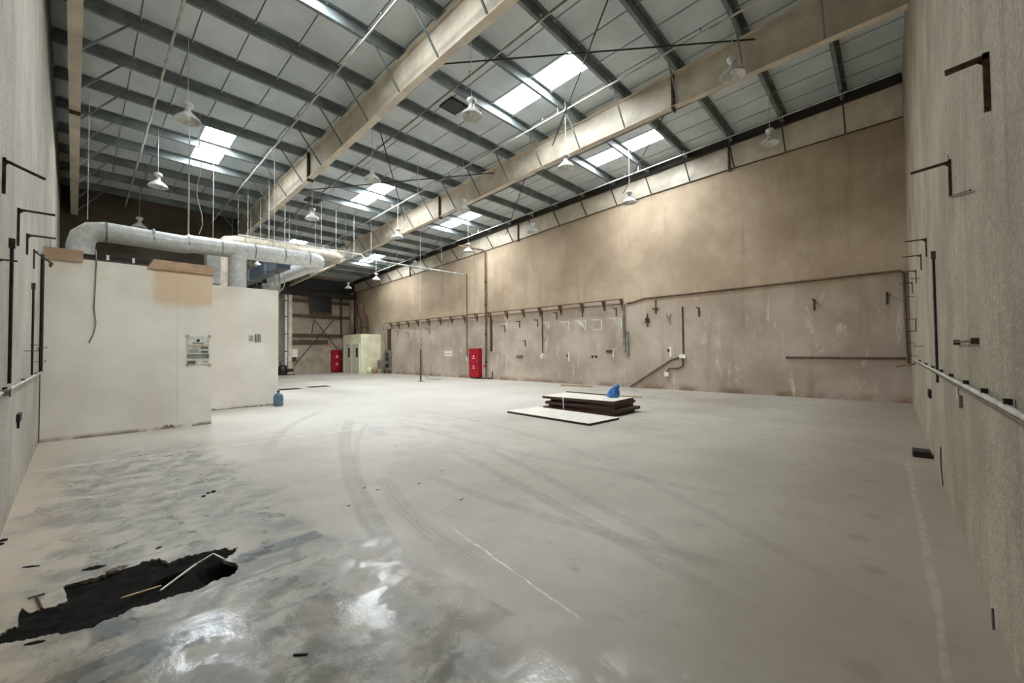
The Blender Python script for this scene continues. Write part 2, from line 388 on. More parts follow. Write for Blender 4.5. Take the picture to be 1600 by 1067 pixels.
def pit_bed():
    from mathutils import noise
    x0, x1, y0, y1 = XL, 1.25, 3.1, 4.75; nx, ny = 110, 110; mb = MB(); vs = []
    holes = [(zp(1010, 312), .06, .035), (zp(1335, 258), .11, .06), (zp(985, 330), .05, .03)]
    for j in range(ny+1):
        for i in range(nx+1):
            x = x0+(x1-x0)*i/nx; y = y0+(y1-y0)*j/ny
            z = -.016 + .02*noise.fractal(Vector((x*4, y*4, .3)), .8, 2.0, 5)
            z = min(z, -.004)
            for c, r, d in holes:
                k = math.hypot(x-c.x, y-c.y)/r
                if k < 1.5: z -= max(0, 1-(k/1.5)**3)*.16
            vs.append((x, y, z))
    fs = [(j*(nx+1)+i, j*(nx+1)+i+1, (j+1)*(nx+1)+i+1, (j+1)*(nx+1)+i) for j in range(ny) for i in range(nx)]
    mb.add(vs, fs, True); o = mb.build('pit_bed', M['tar'], floor); o['label'] = 'black tarry soil in the broken-up patch of floor'
pit_bed()

def wall(name, a, b, mat): return struct(MB().box(a, b).build(name, mat))
wall('wall_left', (XL-.2, YR-.2, 0), (XL, YB, 9.62), M['roughleft'])
wall('wall_right', (XL, YR-.2, 0), (XW+.2, YR, 9.62), M['rough'])
def slope_wall(name, x0, x1, ya, yb, mat):
    mb = MB(); P = [(x0, ya, 0), (x0, yb, 0), (x0, yb, zdeck(yb)-.02), (x0, ya, zdeck(ya)-.02)]
    return struct(mb.prism(P, (x1-x0, 0, 0)).build(name, mat))
slope_wall('wall_long', XW, XW+.2, YR, YE+.2, M['long'])
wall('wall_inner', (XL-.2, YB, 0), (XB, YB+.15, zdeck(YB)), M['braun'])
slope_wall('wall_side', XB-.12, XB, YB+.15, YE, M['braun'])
wall_far = wall('wall_far', (XB-.12, YE, 0), (XW, YE+.2, zdeck(YE)), M['sheet'])

# roof: strips of sheet, skylights between them
SEAM = [-.43, .9, 1.8, 2.68, 3.6, 4.55, 5.5, 6.5, 7.52, 8.52, 9.46, 10.3, 11.1, 11.95, 12.75, 13.6, 14.52, 15.4, 16.33]
SKY = {3: 1, 9: 1, 15: 1}
SKYY = [(5.72, 8.64), (15.14, 18.06), (24.6, 27.45)]
ceiling = bpy.data.objects.new('ceiling', None); C.objects.link(ceiling); struct(ceiling)
wn = 0
def sheet(x0, x1, ya, yb):
    g = .012; mb = MB(); th = .05
    P = [(x0+g, ya, zdeck(ya)), (x1-g, ya, zdeck(ya)), (x1-g, yb, zdeck(yb)), (x0+g, yb, zdeck(yb))]
    mb.prism(P, (0, 0, th)); mb.box((0,0,0),(0,0,0)) if False else None
    mb.bar((x0+g+.012, ya, zdeck(ya)-.004), (x0+g+.012, yb, zdeck(yb)-.004), .024, .02)   # folded seam
    return mb.build('roof_sheet', M['deck'], ceiling)
for i in range(len(SEAM)-1):
    x0, x1 = SEAM[i], SEAM[i+1]; y = YR; yend = YE if x0 > 5.4 else YB
    for (a, b) in (SKYY if i in SKY else []):
        if a > yend: continue
        sheet(x0, x1, y, a)
        wn += 1; win = bpy.data.objects.new('window_%d' % wn, None); C.objects.link(win); struct(win)
        ym = .5*(a+b)
        for (c, d) in ((a, ym-.01), (ym+.01, b)):
            MB().prism([(x0+.05, c, zdeck(c)+.02), (x1-.05, c, zdeck(c)+.02), (x1-.05, d, zdeck(d)+.02), (x0+.05, d, zdeck(d)+.02)], (0, 0, .01)).build('pane', M['sky'], win)
        fr = MB()
        for xx in (x0+.03, x1-.03): fr.bar((xx, a, zdeck(a)+.015), (xx, b, zdeck(b)+.015), .06, .07)
        for yy in (a, b): fr.bar((x0, yy, zdeck(yy)+.015), (x1, yy, zdeck(yy)+.015), .05, .07)
        fr.build('frame', M['deck'], win)
        y = b
    sheet(x0, x1, y, yend)
# roof backing keeps the outside light out between the sheets
mb = MB()
mb.prism([(XL-.2, YR-.2, zdeck(YR)+.07), (XW+.2, YR-.2, zdeck(YR)+.07), (XW+.2, YE+.2, zdeck(YE)+.07), (XL-.2, YE+.2, zdeck(YE)+.07)], (0, 0, .04)).build('roof_backing', M['deck'], ceiling)

# ================================================================== ROOF STEEL
PY = [.90+1.57*k for k in range(20)]
def purlin(x0, x1):
    mb = MB(); h, f, t = .25, .09, .006
    prof = [(0, 0), (f, 0), (f, .02), (f-t, .02), (f-t, t), (t, t), (t, h-t), (-f+t, h-t), (-f+t, h-.02), (-f, h-.02), (-f, h), (0, h)]
    n = len(prof); vs = [(x, y, z) for x in (x0, x1) for y, z in prof]
    fs = [(i, (i+1) % n, (i+1) % n+n, i+n) for i in range(n)]
    return mb.add(vs, fs).mesh('purlin')
pl_long, pl_short = purlin(XL+.01, XW-.01), purlin(XB+.01, XW-.01)
for me in (pl_long, pl_short): me.materials.append(M['purlin'])
for pi_, y in enumerate(PY):
    full = y < YB-.2
    o = bpy.data.objects.new('roof_purlin', pl_long if full else pl_short); C.objects.link(o)
    o.location = (0, y, ztop(y)+.005)
    tag(o, ('grey-green roof purlin, %s from the wall with the twin pale pipes' if full else 'shorter dark roof purlin past the brown inner wall, %s from the twin-pipe wall') % ORD[pi_], 'purlin', 'roof purlins')

def rafter(x, y0, y1, label, braces, wide=.2, splices=(4.2, 14.6, 25.0), mat='cream', flange=True):
    t = thing('roof_rafter', label, 'rafter', (x, y0, zbot(y0)))
    def L(p): return Vector(p)-Vector((x, y0, zbot(y0)))
    ys = sorted([y0, y1]+[y for y, _ in BOT if y0 < y < y1])
    def ribbon(zf0, zf1, xa, xb, name, m):
        mb = MB(); vs = []
        for y in ys:
            for xx, zz in ((xa, zf0(y)), (xb, zf0(y)), (xb, zf1(y)), (xa, zf1(y))): vs.append(L((x+xx, y, zz)))
        fs = [(i*4+k, i*4+(k+1) % 4, i*4+4+(k+1) % 4, i*4+4+k) for i in range(len(ys)-1) for k in range(4)] + [(0,1,2,3), tuple(4*(len(ys)-1)+k for k in (3,2,1,0))]
        return mb.add(vs, fs).build(name, m, t)
    ribbon(lambda y: zbot(y)+.01, lambda y: ztop(y)-.012, -.006, .006, 'web', M[mat])
    if flange:
        ribbon(lambda y: zbot(y)-.004, lambda y: zbot(y)+.012, -wide/2, wide/2, 'bottom_flange', M[mat])
        ribbon(lambda y: ztop(y)-.016, lambda y: ztop(y), -wide/2, wide/2, 'top_flange', M[mat])
    for s in splices:
        if y0 < s < y1:
            mb = MB()
            for d in (-.014, .014): mb.box(L((x-(wide/2 if flange else .09), s+d-.011, zbot(s)-.09)), L((x+(wide/2 if flange else .01), s+d+.011, ztop(s)-.02)))
            sp = mb.build('splice_plate', M['rust'], t)
            mb = MB()
            for k in range(5):
                z = zbot(s)+.08+k*(ztop(s)-zbot(s)-.2)/4
                for xx in ((-.06, .06) if flange else (-.05,)):
                    mb.tube([L((x+xx, s-.05, z)), L((x+xx, s+.05, z))], .014, 6)
            mb.build('bolt_row', M['dark'], sp)['kind'] = 'stuff'
    for y in PY:
        if y0+.1 < y < y1-.1:
            for sd in braces:
                MB().bar(L((x+sd*.78, y+.01, ztop(y)+.01)), L((x+sd*(wide/2 if flange else .02)*.9, y, zbot(y)+.02)), .035, .035).build('fly_brace', M['purlin'] if flange else M['dark'], t)
    return t
rafter(-.055, YR+.02, YB-.01, 'cream steel rafter running beside the rough wall with the black conduits', (1,))
rafter(5.5, YR+.02, YB-.01, 'deep cream steel rafter ending at the dark brown inner wall', (-1, 1))
rafter(11.08, YR+.02, YE-.01, 'deep cream steel rafter crossing the middle of the roof over the board stack', (-1, 1))
rw = rafter(XW-.02, YR+.01, YE-.01, 'tan steel rafter set flush along the top of the long stained wall', (-1,), flange=False)
def Lr(p): return Vector(p)-rw.location
mb = MB(); mb.bar(Lr((XW-.09, YR+.02, ztop(YR)+.07)), Lr((XW-.09, YE-.02, ztop(YE)+.07)), .16, .30); mb.build('eave_strip', M['dark'], rw)  # dark strip filling the gap between wall rafter and roof sheets
ys = [YR+.02, 4.2, 8.5, 14.6, 22, YE-.02]; mb = MB()
for a, b in zip(ys, ys[1:]): mb.bar(Lr((XW-.03, a, zbot(a)-.01)), Lr((XW-.03, b, zbot(b)-.01)), .05, .022)
mb.build('bottom_flange', M['rust'], rw)

# columns
def column(x, y, h, label, d=.2, mat='cream'):
    t = thing('steel_column', label, 'column', (x, y, 0))
    MB().box((-.006, -d/2, .012), (.006, d/2, h)).build('web', M[mat], t)
    for s in (-1, 1): MB().box((-d/2, s*d/2-.006, .012), (d/2, s*d/2+.006, h)).build('flange', M[mat], t)
    MB().box((-d*.7, -d*.7, 0), (d*.7, d*.7, .014)).build('base_plate', M['rust'], t)
column(5.45, YB-.16, zbot(YB)-.03, 'cream steel column under the rafter at the brown inner wall', .22)
column(at(453, 500, 'Y', YE-.3).x, YE-.25, 6.03, 'cream steel column at the far wall beside a white downpipe', .26)
column(15.9, YE-.3, 6.6, 'narrow steel column behind the white corner cabin', .22, 'sheet')

# cross bracing rods in the roof
def rod(a, b, label, r=.018, mat='dark', cat='brace rod', group='roof bracing rods', name='brace_rod'):
    return tag(MB().tube([a, b], r, 6).build(name, M[mat]), label, cat, group)
for (xa, ya, xb, yb) in ((5.7, 8.2, 10.9, 2.2), (5.7, 2.2, 10.9, 8.2), (5.7, 17.6, 10.9, 11.0), (5.7, 10.5, 10.9, 17.2)):
    rod((xa, ya, ztop(ya)-.33-(.09 if ya < yb else 0)), (xb, yb, ztop(yb)-.30-(.09 if ya < yb else 0)), 'thin dark roof rod, %s half of the X by the %s skylight row' % (('one', 'other')[(ya < yb)], ('first', 'second')[min(ya, yb) > 9]))
for (ya, yb) in ((4.3, 8.4), (9.6, 15.5)):
    rod((11.3, ya, ztop(ya)-.5), (XW-.1, yb, ztop(yb)-.45), '%s dark diagonal rod between the middle rafter and the long wall' % ('short' if ya < 5 else 'long'), group='wall bay bracing rods')

# sprinkler branch pipes with heads
def sprinkler(x, y0, y1, label, mat, z0=9.13):
    t = thing('sprinkler_pipe', label, 'pipe', (x, y0, z0-SL*y0), 'sprinkler branch pipes')
    MB().tube([(0, 0, 0), (0, y1-y0, -SL*(y1-y0))], .026, 8).build('pipe', M[mat], t)
    y = y0+1.1
    while y < y1-.3:
        MB().lathe([(0, 0), (.012, 0), (.012, .07), (.03, .085), (.03, .095), (0, .1)], (0, y-y0, -SL*(y-y0)+.02), 8).build('sprinkler_head', M['galv'], t); y += 2.35
    k = int(y0/1.57)+1
    for yy in PY[k:19:3]:
        if y0 < yy < y1: MB().bar((0, yy+.03-y0, -SL*(yy-y0)+.02), (0, yy+.03-y0, ztop(yy)-(z0-SL*y0)), .02, .01).build('hanger', M['galv'], t)
for x, lb in ((1.40, 'above the white partition room beside the cream rafter on the left wall'), (4.38, 'over the white rooms beside the rafter ending at the brown wall')):
    sprinkler(x, YR+.05, YB-.05, 'pale sprinkler pipe '+lb, 'pipe')
for x, lb, mt in ((6.87, 'just past the rafter that ends at the brown wall', 'greypipe'), (9.87, 'just before the middle rafter', 'pipe'), (12.36, 'just past the middle rafter', 'greypipe'), (15.2, 'closest to the long stained wall', 'pipe')):
    sprinkler(x, YR+.05, YE-.05, 'sprinkler pipe hung under the purlins '+lb, mt, 9.13 if x < 15 else 9.08)
# header pipe and risers
hy = 19.3; zz = 6.62
t = thing('sprinkler_main', 'pale main pipe crossing under the roof above the second duct to the long wall', 'pipe', (4.3, hy, zz))
pA = at(372, 367, 'Y', hy); pB = at(565, 398, 'Y', hy); pC = at(720, 428, 'Y', hy-.2)
O = t.location
MB().tube([pA-O, pB-O, pB+Vector((.15, 0, -.18))-O, pC-O, Vector((XW-.12, hy-.2, pC.z))-O], .045, 8).build('pipe', M['pipe'], t)
for px in (372, 463, 540, 620, 690):
    p = at(px, 398, 'Y', hy); MB().tube([Vector((p.x, hy, pB.z))-O, Vector((p.x, hy, ztop(hy)))-O], .009, 6).build('hanger_rod', M['galv'], t)
t = thing('sprinkler_riser', 'brown vertical sprinkler riser on the long wall beside the red fire cabinet', 'pipe', (XW-.135, 0, 0))
pr = at(758, 392, 'X', XW-.135); yb = pr.y
MB().tube([(0, yb, .12), (0, yb, pr.z-.12), (-.02, yb+.03, pr.z-.02), (-.1, yb+.1, pr.z+.05), (-1.15, yb+1.0, pr.z+.28)], .05, 10).build('pipe', M['brownpipe'], t)
for z in (1.0, 2.6, 4.3, 5.6): MB().tube([(0, yb, z-.05), (0, yb, z+.05)], .066, 10).build('coupling', M['dark'], t)
MB().tube([(-.12, yb, .75), (-.12, yb-.07, .75)], .07, 12).build('valve_wheel', M['red'], t)

# ================================================================== PENDANT LAMPS
def make_lamp(loc, drop, label, group):
    t = thing('pendant_lamp', label, 'lamp', loc, group)
    make = lamp_mesh
    for nm in ('shade', 'housing', 'bulb'):
        o = bpy.data.objects.new(nm, make[nm]); C.objects.link(o); o.parent = t
    MB().tube([(0, 0, .42), (0, 0, drop)], .008, 6).build('suspension_rod', M['lamp'], t)
    return t
lamp_mesh = {}
a = MB().lathe([(.055, .20), (.07, .19), (.10, .165), (.16, .12), (.23, .05), (.255, .0), (.262, -.006), (.255, -.012), (.225, .04), (.155, .105), (.095, .15), (.055, .175)], n=28); lamp_mesh['shade'] = a.mesh('shade')
a = MB().lathe([(0, .17), (.075, .17), (.085, .20), (.06, .23), (.06, .31), (.10, .33), (.11, .35), (.11, .40), (.09, .42), (.02, .43), (0, .43)], n=20); lamp_mesh['housing'] = a.mesh('housing')
a = MB().lathe([(0, .03), (.035, .035), (.05, .06), (.04, .10), (.03, .16), (0, .16)], n=14); lamp_mesh['bulb'] = a.mesh('bulb')
lamp_mesh['shade'].materials.append(M['lamp']); lamp_mesh['housing'].materials.append(M['lamp']); lamp_mesh['bulb'].materials.append(M['white'])
rows = [(1.72, (11.7, 16.6, 21.9), 'over the white partition rooms'), (6.26, (7.05, 11.7, 16.4), 'just past the brown-wall rafter'),
        (10.0, (2.47, 7.03, 11.75, 16.35, 21.2), 'beside the middle cream rafter'), (14.0, (2.5, 7.0, 11.7, 16.1, 21.0, 25.65, 29.8), 'in the bay along the long stained wall')]
for x, ys, lb in rows:
    for li, y in enumerate(ys):
        z = 7.33-.028*y if y > 6 else 7.45+.02*y
        if x > 13 and y < 5: z = 7.75
        if x == 10.0 and y < 5: z = 7.78
        make_lamp((x, y, z-.05), zdeck(y)-z+.048, 'grey-white pendant lamp '+lb+', '+ORD[li]+' from the twin-pipe wall', 'pendant lamps under the roof')
make_lamp((7.2, 27.0, 6.75), zdeck(27)-6.752, 'small far pendant lamp seen between the two silver ducts', 'pendant lamp behind the ducts')

# dark ventilator in the roof
pv = at(765, 190, 'Z', 9.1); yv = 8.9
for (x, y) in ((7.75, 9.55), (7.3, 19.0)):
    t = thing('roof_ventilator', 'dark square ventilator opening in the roof sheets '+('by the first row of skylights' if y < 12 else 'by the second row of skylights'), 'vent', (x, y, zdeck(y)-.02))
    MB().box((-.28, -.28, -.02), (.28, .28, .0)).build('backing', M['black'], t)
    for k in range(5): MB().bar((-.26, -.2+.1*k, -.04), (.26, -.2+.1*k, -.04), .07, .012, (0, .5, 1)).build('slat', M['darkduct'], t)
    f = MB()
    for s in (-1, 1): f.box((s*.28-.02, -.3, -.05), (s*.28+.02, .3, .01)); f.box((-.3, s*.28-.02, -.05), (.3, s*.28+.02, .01))
    f.build('frame', M['darkduct'], t)

# ================================================================== PARTITION ROOMS
Y1, Y2, X1, X2, ZP = 11.45, 14.1, 2.16, 4.37, 3.46
t = thing('partition_room', 'grubby white panelled room with torn brown top trim and a taped notice', 'partition room', (XL+.01, Y1, 0))
O = t.location
def Lp(p): return Vector(p)-O
seams = [XL+.012, 1.54, X1]
for a, b in zip(seams, seams[1:]): MB().box(Lp((a+.0015, Y1, 0)), Lp((b-.0015, Y1+.08, ZP))).build('front_panel', M['part'], t)
MB().box(Lp((X1-.08, Y1+.08, 0)), Lp((X1, Y2+.02, ZP))).build('side_panel', M['part'], t)
MB().box(Lp((XL+.012, Y1+.02, ZP)), Lp((X1, Y2+5, ZP+.04))).build('roof_panel', M['braun'], t)
for (xa, za, xb, zb) in ((XL+.02, 3.40, .10, 3.62), (1.03, 3.42, X1+.02, 3.62)):
    P = [Lp((xa, Y1-.03, za)), Lp((xb, Y1-.03, za+.0)), Lp((xb, Y1-.03, zb)), Lp((xa+(.1 if xa > 0 else 0), Y1-.03, zb+.005))]
    MB().prism(P, (0, .14, 0)).build('top_trim', M['trim'], t)
MB().box(Lp((.1, Y1+.03, ZP+.04)), Lp((1.05, Y1+.09, ZP+.12))).build('exposed_core', M['black'], t)
for xx in (.42, .8): MB().box(Lp((xx, Y1+.02, ZP+.02)), Lp((xx+.04, Y1+.1, ZP+.14))).build('clip', M['part'], t)
# broken plaster at the foot
random.seed(5)
for (x0, x1, h) in ((1.28, 1.52, .10), (1.8, 2.1, .05), (.2, .95, .025)):
    n = 12; P = [Lp((x0+(x1-x0)*i/n, Y1-.02, random.uniform(.5, 1)*h*math.sin(PI*(i+.4)/(n+.8))**.5)) for i in range(n+1)]
    P = [Lp((x0, Y1-.02, 0))]+P+[Lp((x1, Y1-.02, 0))]
    MB().prism(P, (0, .025, 0)).build('crumbled_skirting', M['rock'], t)
t2 = thing('partition_room', 'plain off-white panelled room behind the blue water jug', 'partition room', (X1, Y2, 0)); O = t2.location
seams = [X1+.01, X2]
for a, b in zip(seams, seams[1:]): MB().box(Lp((a+.002, Y2, 0)), Lp((b-.002, Y2+.08, 3.57))).build('front_panel', M['part'], t2)
MB().box(Lp((X2-.08, Y2+.08, 0)), Lp((X2, Y2+6, 3.57))).build('side_panel', M['part'], t2)
MB().box(Lp((X1+.01, Y2+.08, 3.53)), Lp((X2-.08, Y2+6, 3.57))).build('roof_panel', M['braun'], t2)
P = []
n = 26
for i in range(n+1): P.append(Lp((X1+.5+(X2-X1-.5)*i/n, Y2-.012, random.uniform(.012, .05))))
P = [Lp((X1+.5, Y2-.012, 0))]+P+[Lp((X2, Y2-.012, 0))]
MB().prism(P, (0, .02, 0)).build('dirty_skirting', M['rock'], t2)

# notice on the partition
O = Vector((1.70, Y1-.003, 1.36)); t = thing('notice_poster', 'curling grey printed notice with an emblem taped to the white partition', 'poster', O)
def flat(x0, z0, x1, z1, d, name, mat, par): return MB().box((x0, -d, z0), (x1, -d+.0015, z1)).build(name, M[mat], par)
MB().add([(i/8*.41, -.004-.006*math.sin(i*1.3)**2, z) for z in (0, .64) for i in range(9)], [(i, i+1, i+10, i+9) for i in range(8)]).build('sheet', M['paper'], t)
a = [(.205+.032*math.cos(k*PI/6), -.012, .545+.034*math.sin(k*PI/6)) for k in range(12)]
MB().prism(a, (0, .0015, 0)).build('emblem', M['darkink'], t)
for z in (.49, .475): flat(.10, z, .31, z+.008, .012, 'text_line', 'ink', t)
flat(.02, .385, .40, .45, .012, 'heading_band', 'tape', t)
for k in range(4): flat(.26+.033*k, .36, .285+.033*k, .40, .0135, 'icon', 'darkink', t)
for k in range(4): flat(.26+.033*k, .27, .285+.033*k, .31, .0135, 'icon', 'darkink', t)
for k in range(3): flat(.03, .28+.03*k, .22, .288+.03*k, .012, 'text_line', 'ink', t)
flat(.015, .15, .40, .24, .012, 'grey_band', 'ink', t)
for k in range(3): flat(.03, .165+.025*k, .36, .172+.025*k, .0135, 'text_line', 'paper', t)
flat(.015, .02, .16, .09, .012, 'grey_block', 'ink', t); flat(.30, .06, .38, .072, .012, 'text_line', 'darkink', t)
for (x, z) in ((-.02, .62), (.38, .62), (-.01, -.02), (.39, -.03)): flat(x, z, x+.06, z+.05, .014, 'tape', 'tape', t)
# dangling cable and pencil-thin seam cord
pts = [at(x, y, 'Y', Y1-.015) for x, y in ((150, 393), (151, 410), (149, 450), (147, 480), (150, 505), (147, 520), (139, 536))]
tag(MB().tube([pts[0]+Vector((0, .15, .06))]+pts, .009, 6).build('hanging_cable', M['greypipe']), 'thin grey cable dangling over the top edge of the white partition', 'cable')
# torn switch plate on second partition
p = at(388, 535, 'Y', Y2); t = thing('switch_plate', 'torn switch plate with a barred black grille on the off-white partition', 'switch', (p.x, Y2, p.z))
MB().box((0, -.012, .02), (.15, 0, .24)).build('back_box', M['paper'], t)
for k in range(3): MB().box((.02, -.016, .05+.06*k), (.12, -.011, .08+.06*k)).build('scribble', M['ink'], t)
MB().box((.17, -.012, 0), (.32, 0, .26)).build('grille_plate', M['paper'], t)
for k in range(4): MB().box((.175+.04*k, -.02, .01), (.195+.04*k, -.011, .25)).build('grille_bar', M['black'], t)

# ================================================================== DUCTS
def elbow(a, c, b, r, n=5):
    """rounded corner from a over c to b"""
    a, b, c = Vector(a), Vector(b), Vector(c); p = c+(a-c).normalized()*r; q = c+(b-c).normalized()*r; out = []
    for i in range(n+1):
        u = i/n; out.append(p*(1-u)**2+c*2*u*(1-u)+q*u*u)
    return out
YD, ZD, RD = 15.3, 4.87, .265
A = Vector((.08, YD, 3.5)); Bc = Vector((.08, YD, ZD)); Cc = Vector((6.15, YD, ZD+.10)); Dd = Vector((6.15, 20.6, ZD+.06))
t = thing('foil_duct', 'big round silver foil duct rising from the white partition and crossing over it', 'duct', (.08, YD, 3.5)); O = t.location
path = [A]+elbow(A, Bc, Cc, .45, 3)+[Vector((2.2, YD, ZD-.02)), Vector((2.35, YD, ZD+.03))]+elbow(Bc, Cc, Dd, .45, 5)+[Dd]
MB().tube([p-O for p in path], RD, 20).build('duct_run', M['duct'], t)
for x in (.55, 1.5, 2.28, 3.1, 4.0, 4.9, 5.7): MB().tube([Vector((x-.02, YD, ZD+.018*x))-O, Vector((x+.02, YD, ZD+.018*x))-O], RD+.008, 20).build('joint_band', M['galv'], t)
MB().tube([Vector((3.54, YD, ZD))-O, Vector((3.54, YD, 3.5))-O], .25, 18).build('drop_leg', M['duct'], t)
for x in (.2, 2.28, 4.6):
    MB().tube([Vector((x, YD, ZD+RD))-O, Vector((x, YD, ztop(YD)))-O], .009, 6).build('hanger_rod', M['lamp'], t)
MB().bar(Vector((6.1, YD-.3, ZD+.02))-O, Vector((6.75, YD-.2, ZD+.28))-O, .03, .03).build('end_bracket', M['galv'], t)
Y3 = 19.0
A = Vector((3.85, Y3, 3.5)); Bc = Vector((3.85, Y3, 6.02)); Cc = Vector((8.45, Y3, 6.12)); Dd = Vector((8.45, 24.5, 6.12))
t = thing('foil_duct', 'upper round silver duct farther back with a brown tint under the sprinkler main', 'duct', (3.85, Y3, 3.5)); O = t.location
path = [A]+elbow(A, Bc, Cc, .5, 3)+elbow(Bc, Cc, Dd, .45, 5)+[Dd]
MB().tube([p-O for p in path], .27, 20).build('duct_run', M['tanduct'], t)
for x in (4.6, 5.6, 6.6, 7.6): MB().tube([Vector((x-.02, Y3, 6.03+.02*(x-3.85)))-O, Vector((x+.02, Y3, 6.03+.02*(x-3.85)))-O], .28, 20).build('joint_band', M['galv'], t)
for x in (4.75, 5.2, 6.3, 7.4): MB().tube([Vector((x, Y3, 6.3))-O, Vector((x, Y3, ztop(Y3)))-O], .009, 6).build('hanger_rod', M['lamp'], t)
# blue-grey rectangular duct running back
pn = at(448, 408, 'Y', 15.75)
t = thing('rectangular_duct', 'shiny blue-grey rectangular duct running back beneath the round silver duct', 'duct', (pn.x, 15.75, pn.z)); O = t.location
MB().box((-.32, 0, -.28), (.12, 8.5, .10)).build('duct_body', M['bluemetal'], t)
for k in range(4): MB().box((-.35, 1.2+2.2*k, -.31), (.15, 1.26+2.2*k, .13)).build('joint_flange', M['galv'], t)
for k in range(3): MB().tube([(-.1, 1+3*k, .1), (-.1, 1+3*k, ztop(17+3*k)-pn.z)], .009, 6).build('hanger_rod', M['lamp'], t)
t = thing('rectangular_duct', 'dark grey box duct hanging beyond the end of the silver duct', 'duct', (6.15, 21, 4.6))
MB().box((-.3, 0, -.25), (.35, 4.5, .2)).build('duct_body', M['darkduct'], t)
MB().box((-.33, -.02, -.28), (.38, .04, .23)).build('joint_flange', M['galv'], t)
MB().tube([(0, 2, .2), (0, 2, ztop(23)-4.6)], .009, 6).build('hanger_rod', M['lamp'], t)
# small foil box duct between the two
t = thing('foil_box_duct', 'short crinkled foil box duct hanging under the silver duct by the drop leg', 'duct', (3.10, 16.4, 3.9))
MB().box((-.2, -.2, 0), (.18, .2, 1.15)).build('box', M['duct'], t, .02)
MB().box((-.23, -.23, .95), (.21, .23, 1.02)).build('collar', M['galv'], t)
MB().tube([(0, 0, 1.1), (0, 0, ztop(16.4)-3.9)], .01, 6).build('hanger_rod', M['lamp'], t)
# loop of hose hanging at the end of the second partition
p = at(437, 437, 'Y', 17.0); mb = MB(); pts = [p+Vector((.30*math.sin(a)*.6, 0, .42*math.cos(a))) for a in [k*PI/9 for k in range(19)]]
t = thing('hose_loop', 'white looped hose hanging under the blue-grey duct', 'hose', p); MB().tube([q-p for q in pts], .022, 6).build('loop', M['pipe'], t)
MB().tube([(0, 0, -.5), (0, 0, .5)], .03, 8).build('tail', M['pipe'], t)
# loose cables from the roof
for i, (px, y0, y1, yy, wob) in enumerate(((295, 258, 366, 14.9, 0), (311, 265, 366, 15.0, .10), (420, 335, 408, 17.6, 0), (445, 325, 402, 17.6, 0), (502, 318, 382, 18.5, 0), (525, 340, 398, 18.6, 0), (553, 325, 392, 18.8, 0), (580, 325, 395, 19.0, 0), (653, 255, 322, 13.0, 0), (657, 370, 488, 18.74, 0))):
    b = at(px, y1, 'Y', yy); top = zdeck(yy)-.002; n = 12
    pts = [Vector((b.x+wob*math.sin(k*1.1)*(1-k/n)+(.0 if wob else 0), yy, b.z+(top-b.z)*k/n)) for k in range(n+1)]
    tag(MB().tube(pts, .011, 6).build('hanging_cable', M['lamp']), 'wavy pale cord hanging from the roof to the silver duct' if wob else 'thin pale vertical cord or rod hanging from the roof purlins', 'cord', None if wob else 'hanging cords under the roof')

# ================================================================== LEFT AND RIGHT WALL FIXTURES
def l_bracket(loc, rz, arm, leg, label, group, sec=.02, droop=0, extra=None):
    """steel angle: leg on the wall, arm sticking out along local +X"""
    t = thing('angle_bracket', label, 'bracket', loc, group, rz)
    MB().bar((0, 0, -.01), (arm, 0, -.01-droop), sec, sec).build('arm', M['rust'], t)
    MB().bar((sec/2, 0, .008), (sec/2, 0, -leg), sec, sec).build('leg', M['rust'], t)
    MB().prism([(sec, -.003, -.015), (sec+.035, -.003, -.015), (sec, -.003, -.05)], (0, .006, 0)).build('gusset', M['rust'], t)
    if extra:
        for a, b, r in extra: MB().bar(a, b, r, r).build('stub', M['rust'], t)
    return t
LB, RB = 'rusty angle bracket on the black-conduit wall', 'small rusty angle bracket high on the twin-pipe wall'
for y, z, arm, leg, dr in ((5.46, 3.27, .24, .30, .10), (6.79, 3.17, .27, .40, .0), (7.99, 3.14, .25, .26, .0)):
    l_bracket((XL, y, z), 0, arm, leg, LB+', '+['drooping slightly with a broken look', 'longest of the level ones', 'shortest and closest to the partition'][int((y-5)/1.2)], 'brackets on the conduit wall', droop=dr)
l_bracket((XL, 9.29, 3.17), 0, .2, .28, 'drooping rusty angle bracket on the conduit wall near the white partition', None, droop=.18)
l_bracket((XL, 5.0, 2.35), 0, .12, .05, 'short rusty stub bracket low beside the tall black conduit', None, .012)
l_bracket((3.26, YR, 3.14), PI/2, .16, .30, 'large dark angle bracket hanging highest and alone on the wall with the twin pipes', None, .024, .02)
l_bracket((5.1, YR, 3.2), PI/2, .25, .31, 'angle bracket with a thin rod welded to its foot on the twin-pipe wall', None, .02, .03, [((.02, 0, -.31), (.02, 5.1-at(1516, 297, 'Y', YR+.02).x, at(1516, 297, 'Y', YR+.02).z-3.2), .009), ((.02, .06, .03), (.02, .03, -.25), .005)])
for bi, x in enumerate((8.4, 9.8, 11.72, 13.78)): l_bracket((x, YR, 3.18), PI/2, .23, .27, RB+', %s from the long-wall corner' % ORD[3-bi], 'row of brackets on the twin-pipe wall', .018)
t = thing('loop_bracket', 'open rectangular rusty bracket below the row of small angle brackets', 'bracket', (12.45, YR, 1.96))
for a, b in (((0, 0, 0), (0, .2, 0)), ((0, 0, .26), (0, .2, .26)), ((0, .012, 0), (0, .012, .27))): MB().bar(a, b, .016, .016).build('bar', M['rust'], t)
t = thing('wall_bar', 'short horizontal rusty bar with end plates bolted to the twin-pipe wall', 'bracket', (3.95, YR, 1.64))
MB().tube([(0, .03, 0), (.98, .03, 0)], .007, 8).build('rod', M['rust'], t)
for x in (0, .98): MB().box((x-.025, 0, -.022), (x+.025, .036, .018)).build('end_plate', M['rust'], t)
